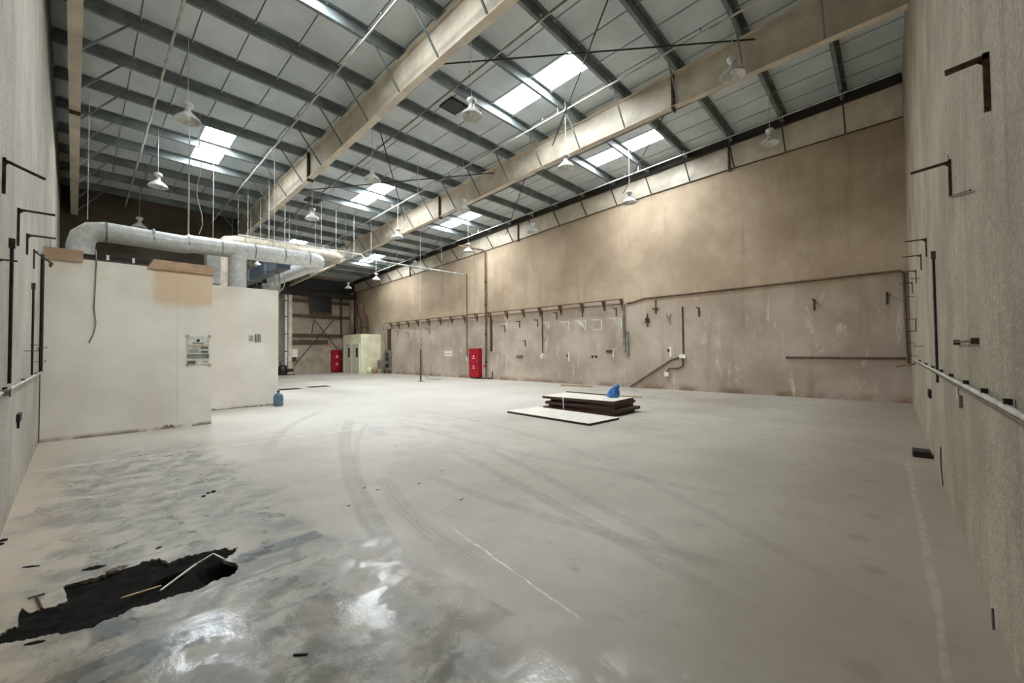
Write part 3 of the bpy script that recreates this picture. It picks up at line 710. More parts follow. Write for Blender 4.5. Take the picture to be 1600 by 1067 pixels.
def hook(loc, ax, label, group, l=.12, h=.03):
    t = thing('wall_hook', label, 'hook', loc, group); d = Vector(ax)
    MB().bar((0, 0, 0), d*l, .009, .009).build('stem', M['rust'], t); MB().bar(d*l, d*l+Vector((0, 0, h)), .009, .009).build('tip', M['rust'], t)
for x, z in ((10.4, 2.85), (9.9, 1.62), (12.9, 2.75), (13.5, 1.7), (12.2, 1.42)): hook((x, YR, z), (0, 1, 0), 'tiny rusty hook or stub on the wall beside the long black conduit', 'hooks on the twin-pipe wall')
for y, z in ((9.0, 1.75), (9.9, 1.5), (10.2, 1.72), (8.0, 1.66)): hook((XL, y, z), (1, 0, 0), 'tiny rusty hook or stub just above the pipe on the conduit wall', 'hooks on the conduit wall')
def conduit(name, pts, r, label, mat='black', clips=(), top=None, cat='conduit', group=None, wallax=None):
    O = Vector(pts[0]); t = thing(name, label, cat, O, group)
    MB().tube([Vector(p)-O for p in pts], r, 8).build('tube', M[mat], t)
    for c in clips: c = Vector(c)-O; MB().box(c-Vector((1, 1, 1))*min(r*.95, .03), c+Vector((1, 1, 1))*min(r*.95, .03)).build('clip', M['black' if mat != 'black' else 'dark'], t)
    if top:
        c = Vector(top)-O; MB().box(c-Vector((.02, .02, .045)), c+Vector((.02, .02, .045))).build('end_box', M['rust'], t)
    return t
e = .02
conduit('wall_conduit', [(XL+e, 6.05, 1.34), (XL+e, 6.05, 2.62)], .013, 'tall black vertical conduit with a square end box on the conduit wall', 'black', [(XL+e, 6.05, 1.7), (XL+e, 6.05, 2.3)], (XL+e, 6.05, 2.66))
conduit('wall_conduit', [(XL+e, 9.05, 1.32), (XL+e, 9.05, 2.56)], .013, 'shorter black vertical conduit between the tall one and the white partition', 'black', [(XL+e, 9.05, 1.6)], (XL+e, 9.05, 2.6))
conduit('black_trunking', [(XL+.025, 11.2, 1.3), (XL+.025, 11.2, 3.42)], .024, 'thick black cable trunk in the corner against the white partition', 'black', cat='conduit', top=(XL+.12, 11.15, 3.25))
t = conduit('wall_pipe', [(XL+.03, YR+.3, 1.29), (XL+.03, 11.35, 1.30)], .015, 'pale horizontal pipe along the wall at the foot of the black conduits', 'pipe', [(XL+.02, y, 1.31) for y in (2.2, 4.2, 5.7, 7.6, 10.0)], cat='pipe')
for z in (-.0,): MB().tube([(0, 5.45, 0), (.04, 5.45, .01)], .028, 10).build('valve_body', M['galv'], t); MB().tube([(.04, 5.43, .01), (.05, 5.43, .01)], .04, 12).build('valve_wheel', M['greypipe'], t)
conduit('wall_conduit', [(6.98, YR+e, 1.18), (6.98, YR+e, 2.68)], .013, 'tall black vertical conduit with end box above the twin pale pipes', 'black', [(6.98, YR+e, 1.55), (6.98, YR+e, 2.2)], (6.98, YR+e, 2.7))
conduit('wall_pipe', [(.1, YR+.03, 1.32), (13.5, YR+.03, 1.32)], .015, 'upper of twin pale pipes along the wall by the black socket', 'pipe', [(x, YR+.022, 1.345) for x in (2.3, 2.95, 3.6, 4.4, 5.4, 6.4, 7.6, 9.0, 11)], cat='pipe')
conduit('wall_pipe', [(.1, YR+.022, 1.287), (13.5, YR+.022, 1.287)], .010, 'thinner lower of twin pale pipes along the wall by the black socket', 'brownpipe', cat='pipe')
t = thing('wall_tag', 'pale hanging plastic tag on the twin pipes', 'tag', (5.15, YR+.002, 1.15)); MB().box((-.05, 0, 0), (.05, .008, .12)).build('plate', M['tape'], t); MB().box((-.28, 0, -.04), (-.2, .02, .06)).build('clip', M['greypipe'], t)
t = thing('wall_socket', 'small black socket box on the wall below the twin pale pipes', 'socket', (8.45, YR, .86)); MB().box((0, 0, 0), (.28, .03, .12)).build('box', M['black'], t, .004); MB().box((.04, .03, .02), (.24, .034, .10)).build('face', M['dark'], t)
t = thing('wall_socket', 'small dark socket with a cord tail on the wall below the pale pipe', 'socket', (XL, 7.1, .86)); MB().box((0, 0, 0), (.03, .26, .09)).build('box', M['dark'], t, .004); MB().bar((.015, .05, 0), (.015, .04, -.07), .02, .02).build('tail', M['dark'], t)
tag(MB().bar((13.4, YR+.02, 1.22), (12.9, YR+.36, 1.17), .035, .035).build('wood_batten', M['wood']), 'pale stick poking out of the corner under the twin pipes', 'stick')
for x, z, l in ((7.0, .42, .10), (3.6, .05, .05)):
    tag(MB().tube([(x, YR+.012, z), (x-.02, YR+.014, z-.13), (x+.02, YR+.012, z-.24), (x-.15, YR+.012, z-.42)] if z > .3 else [(x, YR+.02, z+.05), (x-.1, YR+.03, .03)], .006, 5).build('loose_wire', M['black']), 'short black wire on the wall foot under the conduit' if z > .3 else 'tiny black scrap lying against the foot of the twin-pipe wall', 'wire')

# ================================================================== LONG WALL FIXTURES
XF = XW-.002
zr = 3.79
def yl(px, py=500): return at(px, py, 'X', XW).y
t = thing('cable_rail', 'long rusty angle rail on triangular brackets along the long stained wall', 'rail', (XW, 8.45, zr)); O = t.location
y0, y1 = 8.45, 28.3
MB().box((-.25, 0, 0), (-.19, y1-y0, .035)).build('rail', M['rust'], t)
MB().tube([(-.05, .1, -.17), (-.05, y1-y0-.8, -.13)], .025, 8).build('under_pipe', M['brownpipe'], t)
bx = MB(); bx.bar((-.25, 0, -.02), (0, 0, -.02), .06, .04); bx.bar((-.025, 0, .0), (-.025, 0, -.42), .06, .05); bx.bar((-.23, 0, -.03), (-.03, 0, -.30), .05, .035); bm_ = bx.mesh('support_bracket'); bm_.materials.append(M['rust'])
for px in (612.5, 624, 639, 654, 671, 689, 707, 727, 746, 767, 793, 819, 845, 877, 911, 945, 973):
    o = bpy.data.objects.new('support_bracket', bm_); C.objects.link(o); o.parent = t; o.location = (0, yl(px, 480)-y0, 0)
conduit('wall_conduit', [(XF-.03, 8.36, 3.62), (XF-.03, 8.0, 3.66), (XF-.03, 7.6, 3.76), (XF-.03, -.2, 3.83), (XF-.05, -.30, 3.78), (XF-.05, -.33, 1.1)], .032, 'long brown conduit from the rail to the corner and down it', 'brownpipe')
conduit('wall_conduit', [(XF-.03, 2.61, 1.31), (XF-.03, -.3, 1.30)], .03, 'short brown horizontal conduit low on the long wall by the corner', 'brownpipe', [(XF-.03, 2.55, 1.31)])
def vcond(px, ya, yb, r, label, mat='brownpipe', name='wall_conduit', box=None, depth=.03, cat='conduit'):
    a = at(px, ya, 'X', XF-depth); b = at(px, yb, 'X', XF-depth)
    t = conduit(name, [(XF-depth, a.y, b.z), (XF-depth, a.y, a.z)], r, label, mat, cat=cat)
    if box:
        MB().box((-.03, -.06, -.12), (.03, .06, .0)).build('outlet_box', M['white'], t); MB().box((-.035, -.045, -.26), (.03, .045, -.15)).build('outlet_box', M['white'], t)
    return t
vcond(729, 428, 557, .032, 'brown conduit ending in two white outlets left of the red fire cabinet', box=1)
vcond(847, 487, 552, .028, 'brown conduit with white outlets dropping below the rail', box=1)
vcond(1066, 479, 553, .03, 'brown vertical conduit above the broken sloping handrail')
def trunk(px, ya, yb, w, label, mat='greypipe'):
    a = at(px, ya, 'X', XF); b = at(px, yb, 'X', XF); t = thing('cable_trunking', label, 'trunking', (XF, a.y, b.z)); h = a.z-b.z
    MB().box((-.07, -w/2, 0), (0, w/2, h)).build('channel', M[mat], t); MB().box((-.082, -w/2-.008, .0), (-.07, w/2+.008, h)).build('lid', M[mat], t)
trunk(768, 499, 549, .13, 'wide grey cable trunking beside the red fire cabinet', 'rust')
trunk(975.5, 475, 549, .09, 'tall grey cable trunking at the end of the rail')
trunk(981.5, 518, 557, .08, 'short dark trunking piece right beside the tall trunking at the rail end')
t = conduit('floor_conduit', [(XF-.02, yl(770, 580), .45), (XF-.02, yl(770, 590), .06), (XF-.1, yl(768, 591)+.8, .03)], .03, 'bent dark conduit at the wall foot under the wide trunking', 'dark')
# handrail and junction
a = at(1066, 557, 'X', XF-.04); b = at(1063, 562, 'X', XF-.04); c = at(985, 604, 'X', XF-.05)
t = thing('handrail', 'broken brown pipe handrail sloping down the long wall to the floor', 'handrail', (XF-.05, c.y, .04)); O = t.location
MB().tube([a-O, b+Vector((0, .35, 0))-O, Vector((0, 0, 0))], .032, 8).build('rail', M['brownpipe'], t)
MB().tube([a-O, Vector(a-O)+Vector((0, -.02, -.35)), Vector(a-O)+Vector((0, .15, -.46)), Vector(a-O)+Vector((0, .55, -.48)), Vector(a-O)+Vector((0, .62, -.62))], .03, 8).build('trap_pipe', M['brownpipe'], t)
MB().box(Vector(a-O)+Vector((-.06, -.14, -.07)), Vector(a-O)+Vector((.04, .1, .08))).build('junction_box', M['white'], t)
q = Vector(a-O)+Vector((0, .62, -.72)); MB().box(q-Vector((.05, .09, .08)), q+Vector((.04, .09, .1))).build('outlet_box', M['white'], t)
# white shelf brackets
def tri(px, py, w, h, kind, lab):
    p = at(px, py, 'X', XF); t = thing('shelf_bracket', lab, 'bracket', (XF, p.y, p.z), 'white shelf brackets')
    MB().box((-.02, -.02, -h), (0, .02, .02)).build('wall_leg', M['white'], t)
    MB().bar((0, 0, 0), (-w, w*.5, 0), .03, .03).build('arm', M['white'], t)
    if kind == 1: MB().bar((-w*.75, w*.38, 0), (-.01, 0, -h*.9), .03, .03).build('strut', M['white'], t)
    if kind == 2: MB().prism([(-.01, 0, -h*.95), (-w*.9, w*.45, 0), (-w*.3, w*.15, 0)], (.0, .02, 0)).build('strut', M['white'], t)
    if kind == 3: MB().bar((0, 0, -h+.02), (-w, w*.5, -h+.02), .03, .03).build('lower_arm', M['white'], t)
tri(858, 504, .3, .34, 1, 'white triangular shelf bracket, small and dull, just right of the conduit with outlets')
for px, py in ((889, 503), (971, 497.5)): tri(px, py, .5, .42, 1, 'white triangular shelf bracket with open strut under the rail')
tri(915, 501, .5, .45, 2, 'white triangular shelf bracket with a filled gusset under the rail')
tri(940, 500, .45, .45, 3, 'white open bracket with two parallel arms under the rail')
HK = 'short dark steel stub on the long stained wall, '
for hi, (px, py) in enumerate(((812, 505), (840, 503), (870, 492), (910, 488), (963, 486), (1092, 485), (1272, 473), (1386, 463), (638, 522), (622, 520), (671, 516), (789, 512))):
    p = at(px, py, 'X', XF); t = thing('wall_hook', HK+['above the small grey box', 'left of the conduit with white outlets', 'above the dull white bracket', 'above the filled white bracket', 'beside the tall trunking', 'right of the brown vertical conduit', 'alone above the low conduit', 'closest to the twin-pipe corner', 'third past the electrical panel', 'next to the electrical panel', 'just right of the freestanding pole', 'right of the red cabinet trunking'][hi], 'hook', (XF, p.y, p.z), 'stubs on the long wall')
    MB().bar((0, 0, .12), (0, 0, -.24), .05, .04).build('plate', M['rust'], t); MB().bar((0, 0, .09), (-.3, 0, .09), .04, .03).build('arm', M['rust'], t)
for px, py, lb in ((1025, 482, 'dark cross-shaped steel stub above the pale scrapes of the long wall'), (1012, 503, 'round dark hook plate on the long wall right of the tall trunking')):
    p = at(px, py, 'X', XF); t = thing('wall_hook', lb, 'hook', (XF, p.y, p.z))
    MB().bar((-.02, 0, .35), (-.02, 0, -.2), .05, .04).build('plate', M['rust'], t); MB().bar((-.02, -.12, 0), (-.02, .16, 0), .04, .03, (1, 0, 0)).build('cross_arm', M['rust'], t)
    if px == 1012: MB().tube([(-.03, 0, .1), (-.06, 0, .1)], .09, 12).build('disc', M['dark'], t)
p = at(1046, 497, 'X', XF); t = thing('wall_hook', 'pale bent wire bracket hanging on the long wall by the brown conduit', 'hook', (XF, p.y, p.z))
for a, b in (((-.02, .14, .22), (-.02, -.05, -.25)), ((-.02, -.06, .2), (-.12, -.02, -.05)), ((-.12, .1, .2), (-.02, -.04, -.25))): MB().bar(a, b, .03, .03).build('wire', M['tape'], t)
p = at(821, 532, 'X', XF); t = thing('wall_hook', 'small dark inverted L bracket above the grey wall box', 'bracket', (XF, p.y, p.z)); MB().bar((-.02, 0, 0), (-.02, 0, -.32), .04, .04).build('leg', M['dark'], t); MB().bar((-.02, 0, 0), (-.02, .18, 0), .03, .03).build('arm', M['dark'], t)
p = at(812, 557, 'X', XF); t = thing('wall_box', 'small flat grey box on the long wall under the inverted L bracket', 'box', (XF, p.y, p.z)); MB().box((-.06, -.2, -.05), (0, .2, .06)).build('box', M['dark'], t); MB().box((-.066, -.19, -.04), (-.06, .19, .05)).build('lid', M['greypipe'], t)
for px, py, lb in ((889, 557, 'white switch strip by the two dark sockets'), (1048, 549, 'white switch strip below the pale bent wire')):
    p = at(px, py, 'X', XF); t = thing('switch_strip', lb+' on the long wall', 'switch', (XF, p.y, p.z)); MB().box((-.02, -.03, -.22), (0, .04, .2)).build('plate', M['white'], t); MB().box((-.028, .05, -.02), (0, .12, .1)).build('switch', M['dark'], t)
for px in (926, 931.5):
    p = at(px, 557, 'X', XF); t = thing('wall_socket', 'tiny dark socket of a pair on the long wall', 'socket', (XF, p.y, p.z), 'pair of dark sockets'); MB().box((-.02, -.05, -.05), (0, .05, .05)).build('box', M['dark'], t)
p = at(957, 549, 'X', XF); t = thing('wall_bracket', 'small grey box with pale strip under the open double-arm bracket', 'box', (XF, p.y, p.z)); MB().box((-.05, .0, -.03), (0, .3, .06)).build('box', M['rust'], t); MB().box((-.02, -.06, -.25), (0, -.02, .12)).build('strip', M['white'], t)
p = at(695, 556, 'X', XF); q = at(706, 548, 'X', XF); t = thing('wall_sign', 'small white sign plate on the long wall behind the freestanding pole', 'sign', (XF, q.y, p.z))
h = q.z-p.z; MB().box((-.015, 0, 0), (0, p.y-q.y, h)).build('plate', M['white'], t)
for k in range(3): MB().box((-.018, .12+.33*k*(p.y-q.y)*.8, h*.25), (-.0149, .12+.33*k*(p.y-q.y)*.8+.12, h*.5)).build('mark', M['tape'], t)

# fire cabinets
def cabinet(loc, rz, wd, dp, ht, label):
    """front faces local -Y"""
    t = thing('fire_cabinet', label, 'fire cabinet', loc, None, rz)
    MB().box((-wd/2, -dp, .0), (wd/2, 0, ht)).build('body', M['red'], t, .01)
    d = MB().box((-wd/2+.02, -dp-.02, .02), (wd/2-.02, -dp-.001, ht-.02)).build('door', M['red'], t, .006)
    MB().bar((-wd/2+.02, -dp-.022, ht*.5), (wd/2-.02, -dp-.022, ht*.5), .006, .01).build('groove', M['brownboard'], d)
    MB().box((wd/2-.1, -dp-.05, ht*.52), (wd/2-.06, -dp-.02, ht*.60)).build('handle', M['galv'], d)
    for zc in (.68, .33):
        MB().prism([(-.07, -dp-.023, ht*zc+.06), (.0, -dp-.023, ht*zc+.15), (.07, -dp-.023, ht*zc+.06), (.03, -dp-.023, ht*zc+.02), (-.03, -dp-.023, ht*zc+.02)], (0, .002, 0)).build('pictogram', M['white'], d)
        MB().box((-.12, -dp-.023, ht*zc-.06), (.12, -dp-.021, ht*zc-.02)).build('lettering', M['white'], d)
    MB().box((-wd*.3, -dp*.8, -.0), (wd*.3, -.0, .0)).build('x', M['red'], t) if False else None
    return t
yc = yl(746, 590)
cabinet((XF-.002, yc, .10), -PI/2, .86, .28, 1.68, 'tall red fire hose cabinet hung on the long wall beside the brown riser')
MB_ = MB().box((-.3, -.28, -.1), (.3, -.02, .0)); o = MB_.build('plinth', M['brownboard'], bpy.data.objects['fire_cabinet'])
pf = at(524, 583, 'Y', YE-.02)
cabinet((pf.x, YE-.004, .08), 0, .75, .3, 1.75, 'red fire cabinet at the far wall next to the white corner cabin')
# freestanding pole
pp = at(657.5, 596, 'Z', 0); tp = at(657.5, 489, 'Y', pp.y)
t = thing('steel_pole', 'slim freestanding steel pole with rusty foot in front of the long wall', 'pole', (pp.x, pp.y, 0))
MB().tube([(0, 0, 0), (0, 0, 1.75)], .045, 8).build('lower_pipe', M['rust'], t); MB().tube([(0, 0, 1.75), (0, 0, tp.z)], .038, 8).build('upper_pipe', M['wood'], t)
MB().box((-.12, -.12, 0), (.12, .12, .02)).build('base_plate', M['rust'], t)
pts = [(.05, 0, 2.4), (.12, 0, 1.4), (.1, 0, .8), (.25, 0, .3), (.6, .1, .07), (1.5, .2, .03)]; MB().tube(pts, .012, 5).build('loose_cable', M['greypipe'], t)
pa = at(665, 488, 'X', XW-.9); pb = at(722, 494, 'X', XW-.2)
tag(MB().tube([(tp.x, tp.y, tp.z-.05), (XF-.1, 17.6, zr+.05)], .022, 6).build('stay_pipe', M['wood']), 'thin pale pipe from the pole top to the rail on the long wall', 'pipe')
pa = at(676, 515, 'X', XW-.12); pb = at(708, 496, 'X', XW-.12)
tag(MB().tube([pa, pb, (XF-.1, pb.y-.5, zr-.02)], .022, 6).build('hanging_strut', M['wood']), 'thin pale strut hanging slanted below the rail on the long wall', 'strut')
# electrical panel stand at the far end of the rail
py_ = 28.0; t = thing('electrical_panel', 'tall grey electrical panel with dark meters and cable trunk below the rail end', 'electrical panel', (XF, py_, 0))
MB().box((-.22, -.45, .25), (-.0, .45, 1.75)).build('enclosure', M['greypipe'], t)
for z, w in ((1.3, .3), (.95, .36), (.45, .4)): MB().box((-.26, -w, z), (-.22, .1, z+.28)).build('meter', M['black'], t)
for z in (1.6, 1.35, 1.1): MB().box((-.25, .2, z), (-.22, .42, z+.12)).build('breaker', M['greypipe'], t)
MB().box((-.15, -.32, 1.75), (-.0, -.02, zr-.45)).build('cable_trunk', M['rust'], t)
for yy in (-.38, .38): MB().bar((-.18, yy, 0), (-.18, yy, .26), .05, .05).build('leg', M['rust'], t)
MB().tube([(-.1, .3, 1.75), (-.1, .3, 2.2), (-.1, .55, 2.5), (-.1, .6, 3.7)], .03, 6).build('cable', M['greypipe'], t)
MB().box((-.5, .5, .35), (-.1, .8, 1.0)).build('side_box', M['greypipe'], t)

# ================================================================== FAR WALL
YF = YE-.03
def girt(px0, px1, py, label, h=.22):
    a = at(px0, py, 'Y', YF-.1); b = at(px1, py, 'Y', YF-.1)
    o = MB().box((a.x, YF-.14, a.z-h/2), (b.x, YF+.028, a.z+h/2)).build('wall_girt', M['rust']); tag(o, label, 'girt', 'far wall girts')
for py, lb in ((468, 'below the dark eave beam'), (492, 'under the louvred window'), (523, 'above the brown shelf board')): girt(452, 566, py, 'brown horizontal girt across the far wall '+lb)
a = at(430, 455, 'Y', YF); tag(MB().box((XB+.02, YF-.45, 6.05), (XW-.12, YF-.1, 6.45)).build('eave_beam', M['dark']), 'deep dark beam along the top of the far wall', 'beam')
struct(MB().prism([(XB+.02, YF-.08, 6.45), (XW-.12, YF-.08, 6.45), (XW-.12, YF-.08, ztop(YF)), (XB+.02, YF-.08, ztop(YF))], (0, .06, 0)).build('backdrop_1', M['backdrop']))  # added dark panel standing in for the dark roof farther back
for px, ya, yb in ((533, 458, 523), (554, 458, 523)):
    a = at(px, ya, 'Y', YF-.12); b = at(px, yb, 'Y', YF-.12); tag(MB().box((a.x-.07, YF-.2, b.z), (a.x+.07, YF-.145, a.z)).build('wall_post', M['rust']), 'brown vertical post across the girts of the far wall', 'post', 'far wall posts')
wn += 1; win = bpy.data.objects.new('window_%d' % wn, None); C.objects.link(win); struct(win)
a = at(484, 489, 'Y', YF-.15); b = at(518, 455, 'Y', YF-.15)
MB().box((a.x, YF-.17, a.z), (b.x, YF-.15, b.z)).build('backing', M['black'], win)
for k in range(7): x = a.x+.12+(b.x-a.x-.24)*k/6; MB().box((x-.04, YF-.22, a.z+.25), (x+.04, YF-.17, b.z-.1)).build('louvre', M['dark'], win)
for x0, x1, z0, z1 in ((a.x, b.x, a.z, a.z+.12), (a.x, b.x, b.z-.08, b.z), (a.x, a.x+.08, a.z, b.z), (b.x-.08, b.x, a.z, b.z)): MB().box((x0, YF-.24, z0), (x1, YF-.15, z1)).build('frame', M['rust'], win)
def far_rod(p0, p1, label, off=.25, r=.035):
    tag(MB().tube([at(*p0, 'Y', YF-off), at(*p1, 'Y', YF-off)], r, 6).build('wall_brace', M['rust']), label, 'brace', 'far wall braces')
far_rod((491, 499), (527, 545), 'thin brown diagonal brace leaning down to the far red cabinet'); far_rod((521, 500), (459, 571), 'thin brown diagonal brace rising from the black pump', .34); far_rod((491, 498), (487, 521), 'short steep brown brace under the louvred window', .3)
a = at(454, 537, 'Y', YF-.08); b = at(512, 531, 'Y', YF-.08); o = thing('shelf_board', 'long brown board with pale pegs across the far wall', 'board', (a.x, YF, a.z)); MB().box((0, -.12, 0), (b.x-a.x, .028, .32)).build('board', M['rust'], o)
for k in (.15, .55, .8): MB().tube([((b.x-a.x)*k, -.12, .2), ((b.x-a.x)*k, -.3, .26)], .03, 6).build('peg', M['tape'], o)
a = at(446.5, 452, 'Y', YF-.3); t = thing('downpipe', 'white banded downpipe at the far wall beside the cream column', 'pipe', (a.x, YF-.35, .7)); MB().tube([(0, 0, 0), (0, 0, 5.3)], .10, 12).build('pipe', M['duct'], t)
for z in (1, 2.3, 3.6, 4.8): MB().tube([(0, 0, z), (0, 0, z+.06)], .11, 12).build('band', M['dark'], t)
a = at(453, 558, 'Y', YF-.05); b = at(461, 545, 'Y', YF-.05); t = thing('notice_board', 'small white board on the far wall beside the downpipe', 'board', (a.x+.15, YF+.0, a.z)); MB().box((0, -.05, 0), (b.x-a.x+.05, .028, b.z-a.z)).build('panel', M['white'], t); MB().box((.02, -.06, -.3), (.3, .028, -.02)).build('switch_box', M['rust'], t)
a = at(452, 578, 'Z', 0); t = thing('floor_pump', 'black pump unit standing at the foot of the far downpipe', 'pump', (10.35, YF-.9, 0))
MB().lathe([(0, .0), (.3, .0), (.34, .1), (.3, .5), (.18, .72), (0, .75)], n=14).build('body', M['black'], t); MB().tube([(.2, 0, .35), (.75, 0, .35)], .12, 10).build('motor', M['dark'], t); MB().box((-.35, -.3, 0), (.8, .3, .05)).build('base', M['rust'], t)
MB().tube([(0, 0, .7), (0, .3, 1.0), (0, .5, .8)], .05, 8).build('outlet_pipe', M['greypipe'], t)
t = thing('grey_cabinet', 'narrow grey cabinet with pipes standing in the dark beside the far column', 'cabinet', (9.55, YF-.5, 0)); MB().box((-.25, -.25, 0), (.3, .3, 2.3)).build('body', M['greypipe'], t); MB().box((-.2, -.28, .1), (.25, -.25, 2.2)).build('door', M['galv'], t); MB().box((.1, -.3, 1.1), (.16, -.28, 1.3)).build('handle', M['black'], t)
# white corner cabin with doors
cx, cy, ch = 14.70, 29.2, 2.95
YK = min(at(536, 584, 'X', cx).y, YE-.3); DK = YK-cy
t = thing('corner_cabin', 'off-white corner cabin with two doors at the far end of the long wall', 'cabin', (cx, cy, 0))
MB().box((0, 0, 0), (XW-.02-cx, .08, ch)).build('front_wall', M['dirtywhite'], t); MB().box((0, .08, 0), (.08, DK, ch)).build('side_wall', M['dirtywhite'], t)
MB().box((0, 0, ch), (XW-.02-cx, DK, ch+.05)).build('roof', M['dirtywhite'], t)
MB().box((.08, DK-.08, 0), (XW-.02-cx, DK, ch)).build('rear_wall', M['dirtywhite'], t)
for y in (.25, DK-1.45):
    d = MB().box((-.03, y, .02), (-.001, y+1.1, 2.25)).build('door', M['door'], t)
    MB().box((-.036, y+.2, 1.25), (-.03, y+.52, 1.95)).build('vision_panel', M['glassdark'], d); MB().tube([(-.03, y+1.0, 1.05), (-.09, y+1.0, 1.05), (-.09, y+.9, 1.05)], .015, 6).build('handle', M['galv'], d)
    f = MB()
    for a_, b_ in (((y-.07, 0), (y, 2.32)), ((y+1.1, 0), (y+1.17, 2.32)), ((y, 2.25), (y+1.1, 2.32))): f.box((-.05, a_[0], a_[1]), (-.001, b_[0], b_[1]))
    f.build('door_frame', M['dirtywhite'], t)['kind'] = 'stuff'
t = thing('elbow_pipe', 'brown elbow duct rising behind the white corner cabin roof', 'duct', (15.5, 30.2, ch+.05)); MB().tube([(0, 0, 0), (0, 0, .9), (-.05, 0, 1.3), (-.3, 0, 1.6), (-.35, 0, 2.4)], .3, 12).build('pipe', M['rust'], t); MB().tube([(0, 0, .5), (0, 0, .58)], .33, 12).build('band', M['dark'], t)
tag(MB().lathe([(0, 0), (.17, 0), (.18, .25), (.14, .42), (.05, .45), (.05, .5), (0, .5)], (cx+.55, cy-.25, 0), 12).build('paint_drum', M['dirtywhite']), 'pale drum standing in front of the corner cabin', 'drum', 'drums by the corner cabin')
tag(MB().lathe([(0, 0), (.2, 0), (.2, .35), (.07, .5), (.06, .72), (0, .75)], (cx+.95, cy-.3, 0), 12).build('gas_bottle', M['trim']), 'tan bottle-shaped canister in front of the corner cabin', 'canister')

# ================================================================== THINGS ON THE FLOOR
def board(loc, rz, l, wd, th, label, edge='brownboard', top='whiteboard', tilt=0):
    t = thing('wall_board', label, 'board', loc, None, rz); t.rotation_euler[0] = tilt
    MB().box((-wd/2, -l/2, 0), (wd/2, l/2, th-.006)).build('core', M[edge], t); MB().box((-wd/2, -l/2, th-.006), (wd/2, l/2, th)).build('face', M[top], t)
bo = [('lowest brown-edged board of the stack on the floor', 0, 0, 1.5, 2.15), ('brown-edged board second from the bottom of the stack', .12, -.10, -2.5, 2.15), ('brown-edged board in the middle of the stack', .05, .0, 3.5, 2.05),
      ('short brown-edged board second from the top of the stack', .16, -.05, -1.0, 1.95), ('white-faced board lying on top of the stack under the blue bag', .02, .03, 2.0, 2.15)]
z = .004; sc = Vector((9.42, 6.02, 0))
for i, (lb, dx, dy, a, l) in enumerate(bo):
    th = .07; board((sc.x+dx, sc.y+dy, z), math.radians(a), l, 1.12, th, lb, top='whiteboard' if i == 4 else 'brownboard'); z += th+.002
board((8.12, 5.98, .004), math.radians(-5), 2.62, 1.12, .05, 'single white panel with black edge lying in front of the board stack', 'black')
tag(MB().tube([(8.95, 6.55, z+.006), (8.86, 6.42, z+.004), (8.852, 6.40, .22), (8.83, 6.38, .06)], .014, 6).build('packing_strap', M['white']), 'white packing strap hanging over the front edge of the board stack', 'strap')
tag(MB().bar((10.0, 7.1, z+.016), (9.95, 5.4, z+.016), .06, .03).build('wood_strip', M['brownpipe']), 'thin brown strip lying along the back of the stacked boards', 'strip')
tag(MB().bar((10.02, 5.36, z+.01), (10.12, 4.80, z+.01), .10, .02).build('wood_offcut', M['wood']), 'small pale offcut poking out over the end of the stack', 'offcut')
def bag(c):
    from mathutils import noise
    mb = MB(); n, k = 28, 14; vs = []
    for j in range(k+1):
        u = j/k; r = .17*(1-u**1.6)**.7*(1.0 if u > .08 else .8+2.5*u)
        for i in range(n):
            a = 2*PI*i/n; rr = r*(1+.28*noise.noise(Vector((math.cos(a)*2.2, math.sin(a)*2.2, u*3)))+.10*math.sin(a*7+u*4))
            vs.append((rr*math.cos(a)*.8-.0*u, rr*math.sin(a)-.16*u*u, .36*u))
    fs = [(j*n+i, j*n+(i+1) % n, (j+1)*n+(i+1) % n, (j+1)*n+i) for j in range(k) for i in range(n)]+[tuple(range(n))[::-1]]
    mb.add(vs, fs, True); o = mb.build('plastic_bag', M['blue']); o.location = c; tag(o, 'crumpled blue plastic bag standing on the board stack', 'bag')
bag((9.72, 5.42, z+.002))
# water jug
t = thing('water_jug', 'blue water cooler jug standing at the corner of the off-white partition', 'jug', (4.26, 13.72, .0)); 
MB().lathe([(0, .005), (.12, .0), (.135, .02), (.135, .10), (.128, .12), (.135, .14), (.135, .22), (.128, .24), (.135, .26), (.13, .31), (.09, .36), (.04, .385), (.032, .39), (.032, .43)], n=24).build('body', M['jug'], t)
MB().lathe([(.036, .42), (.038, .425), (.038, .46), (0, .462)], n=14).build('cap', M['dark'], t)
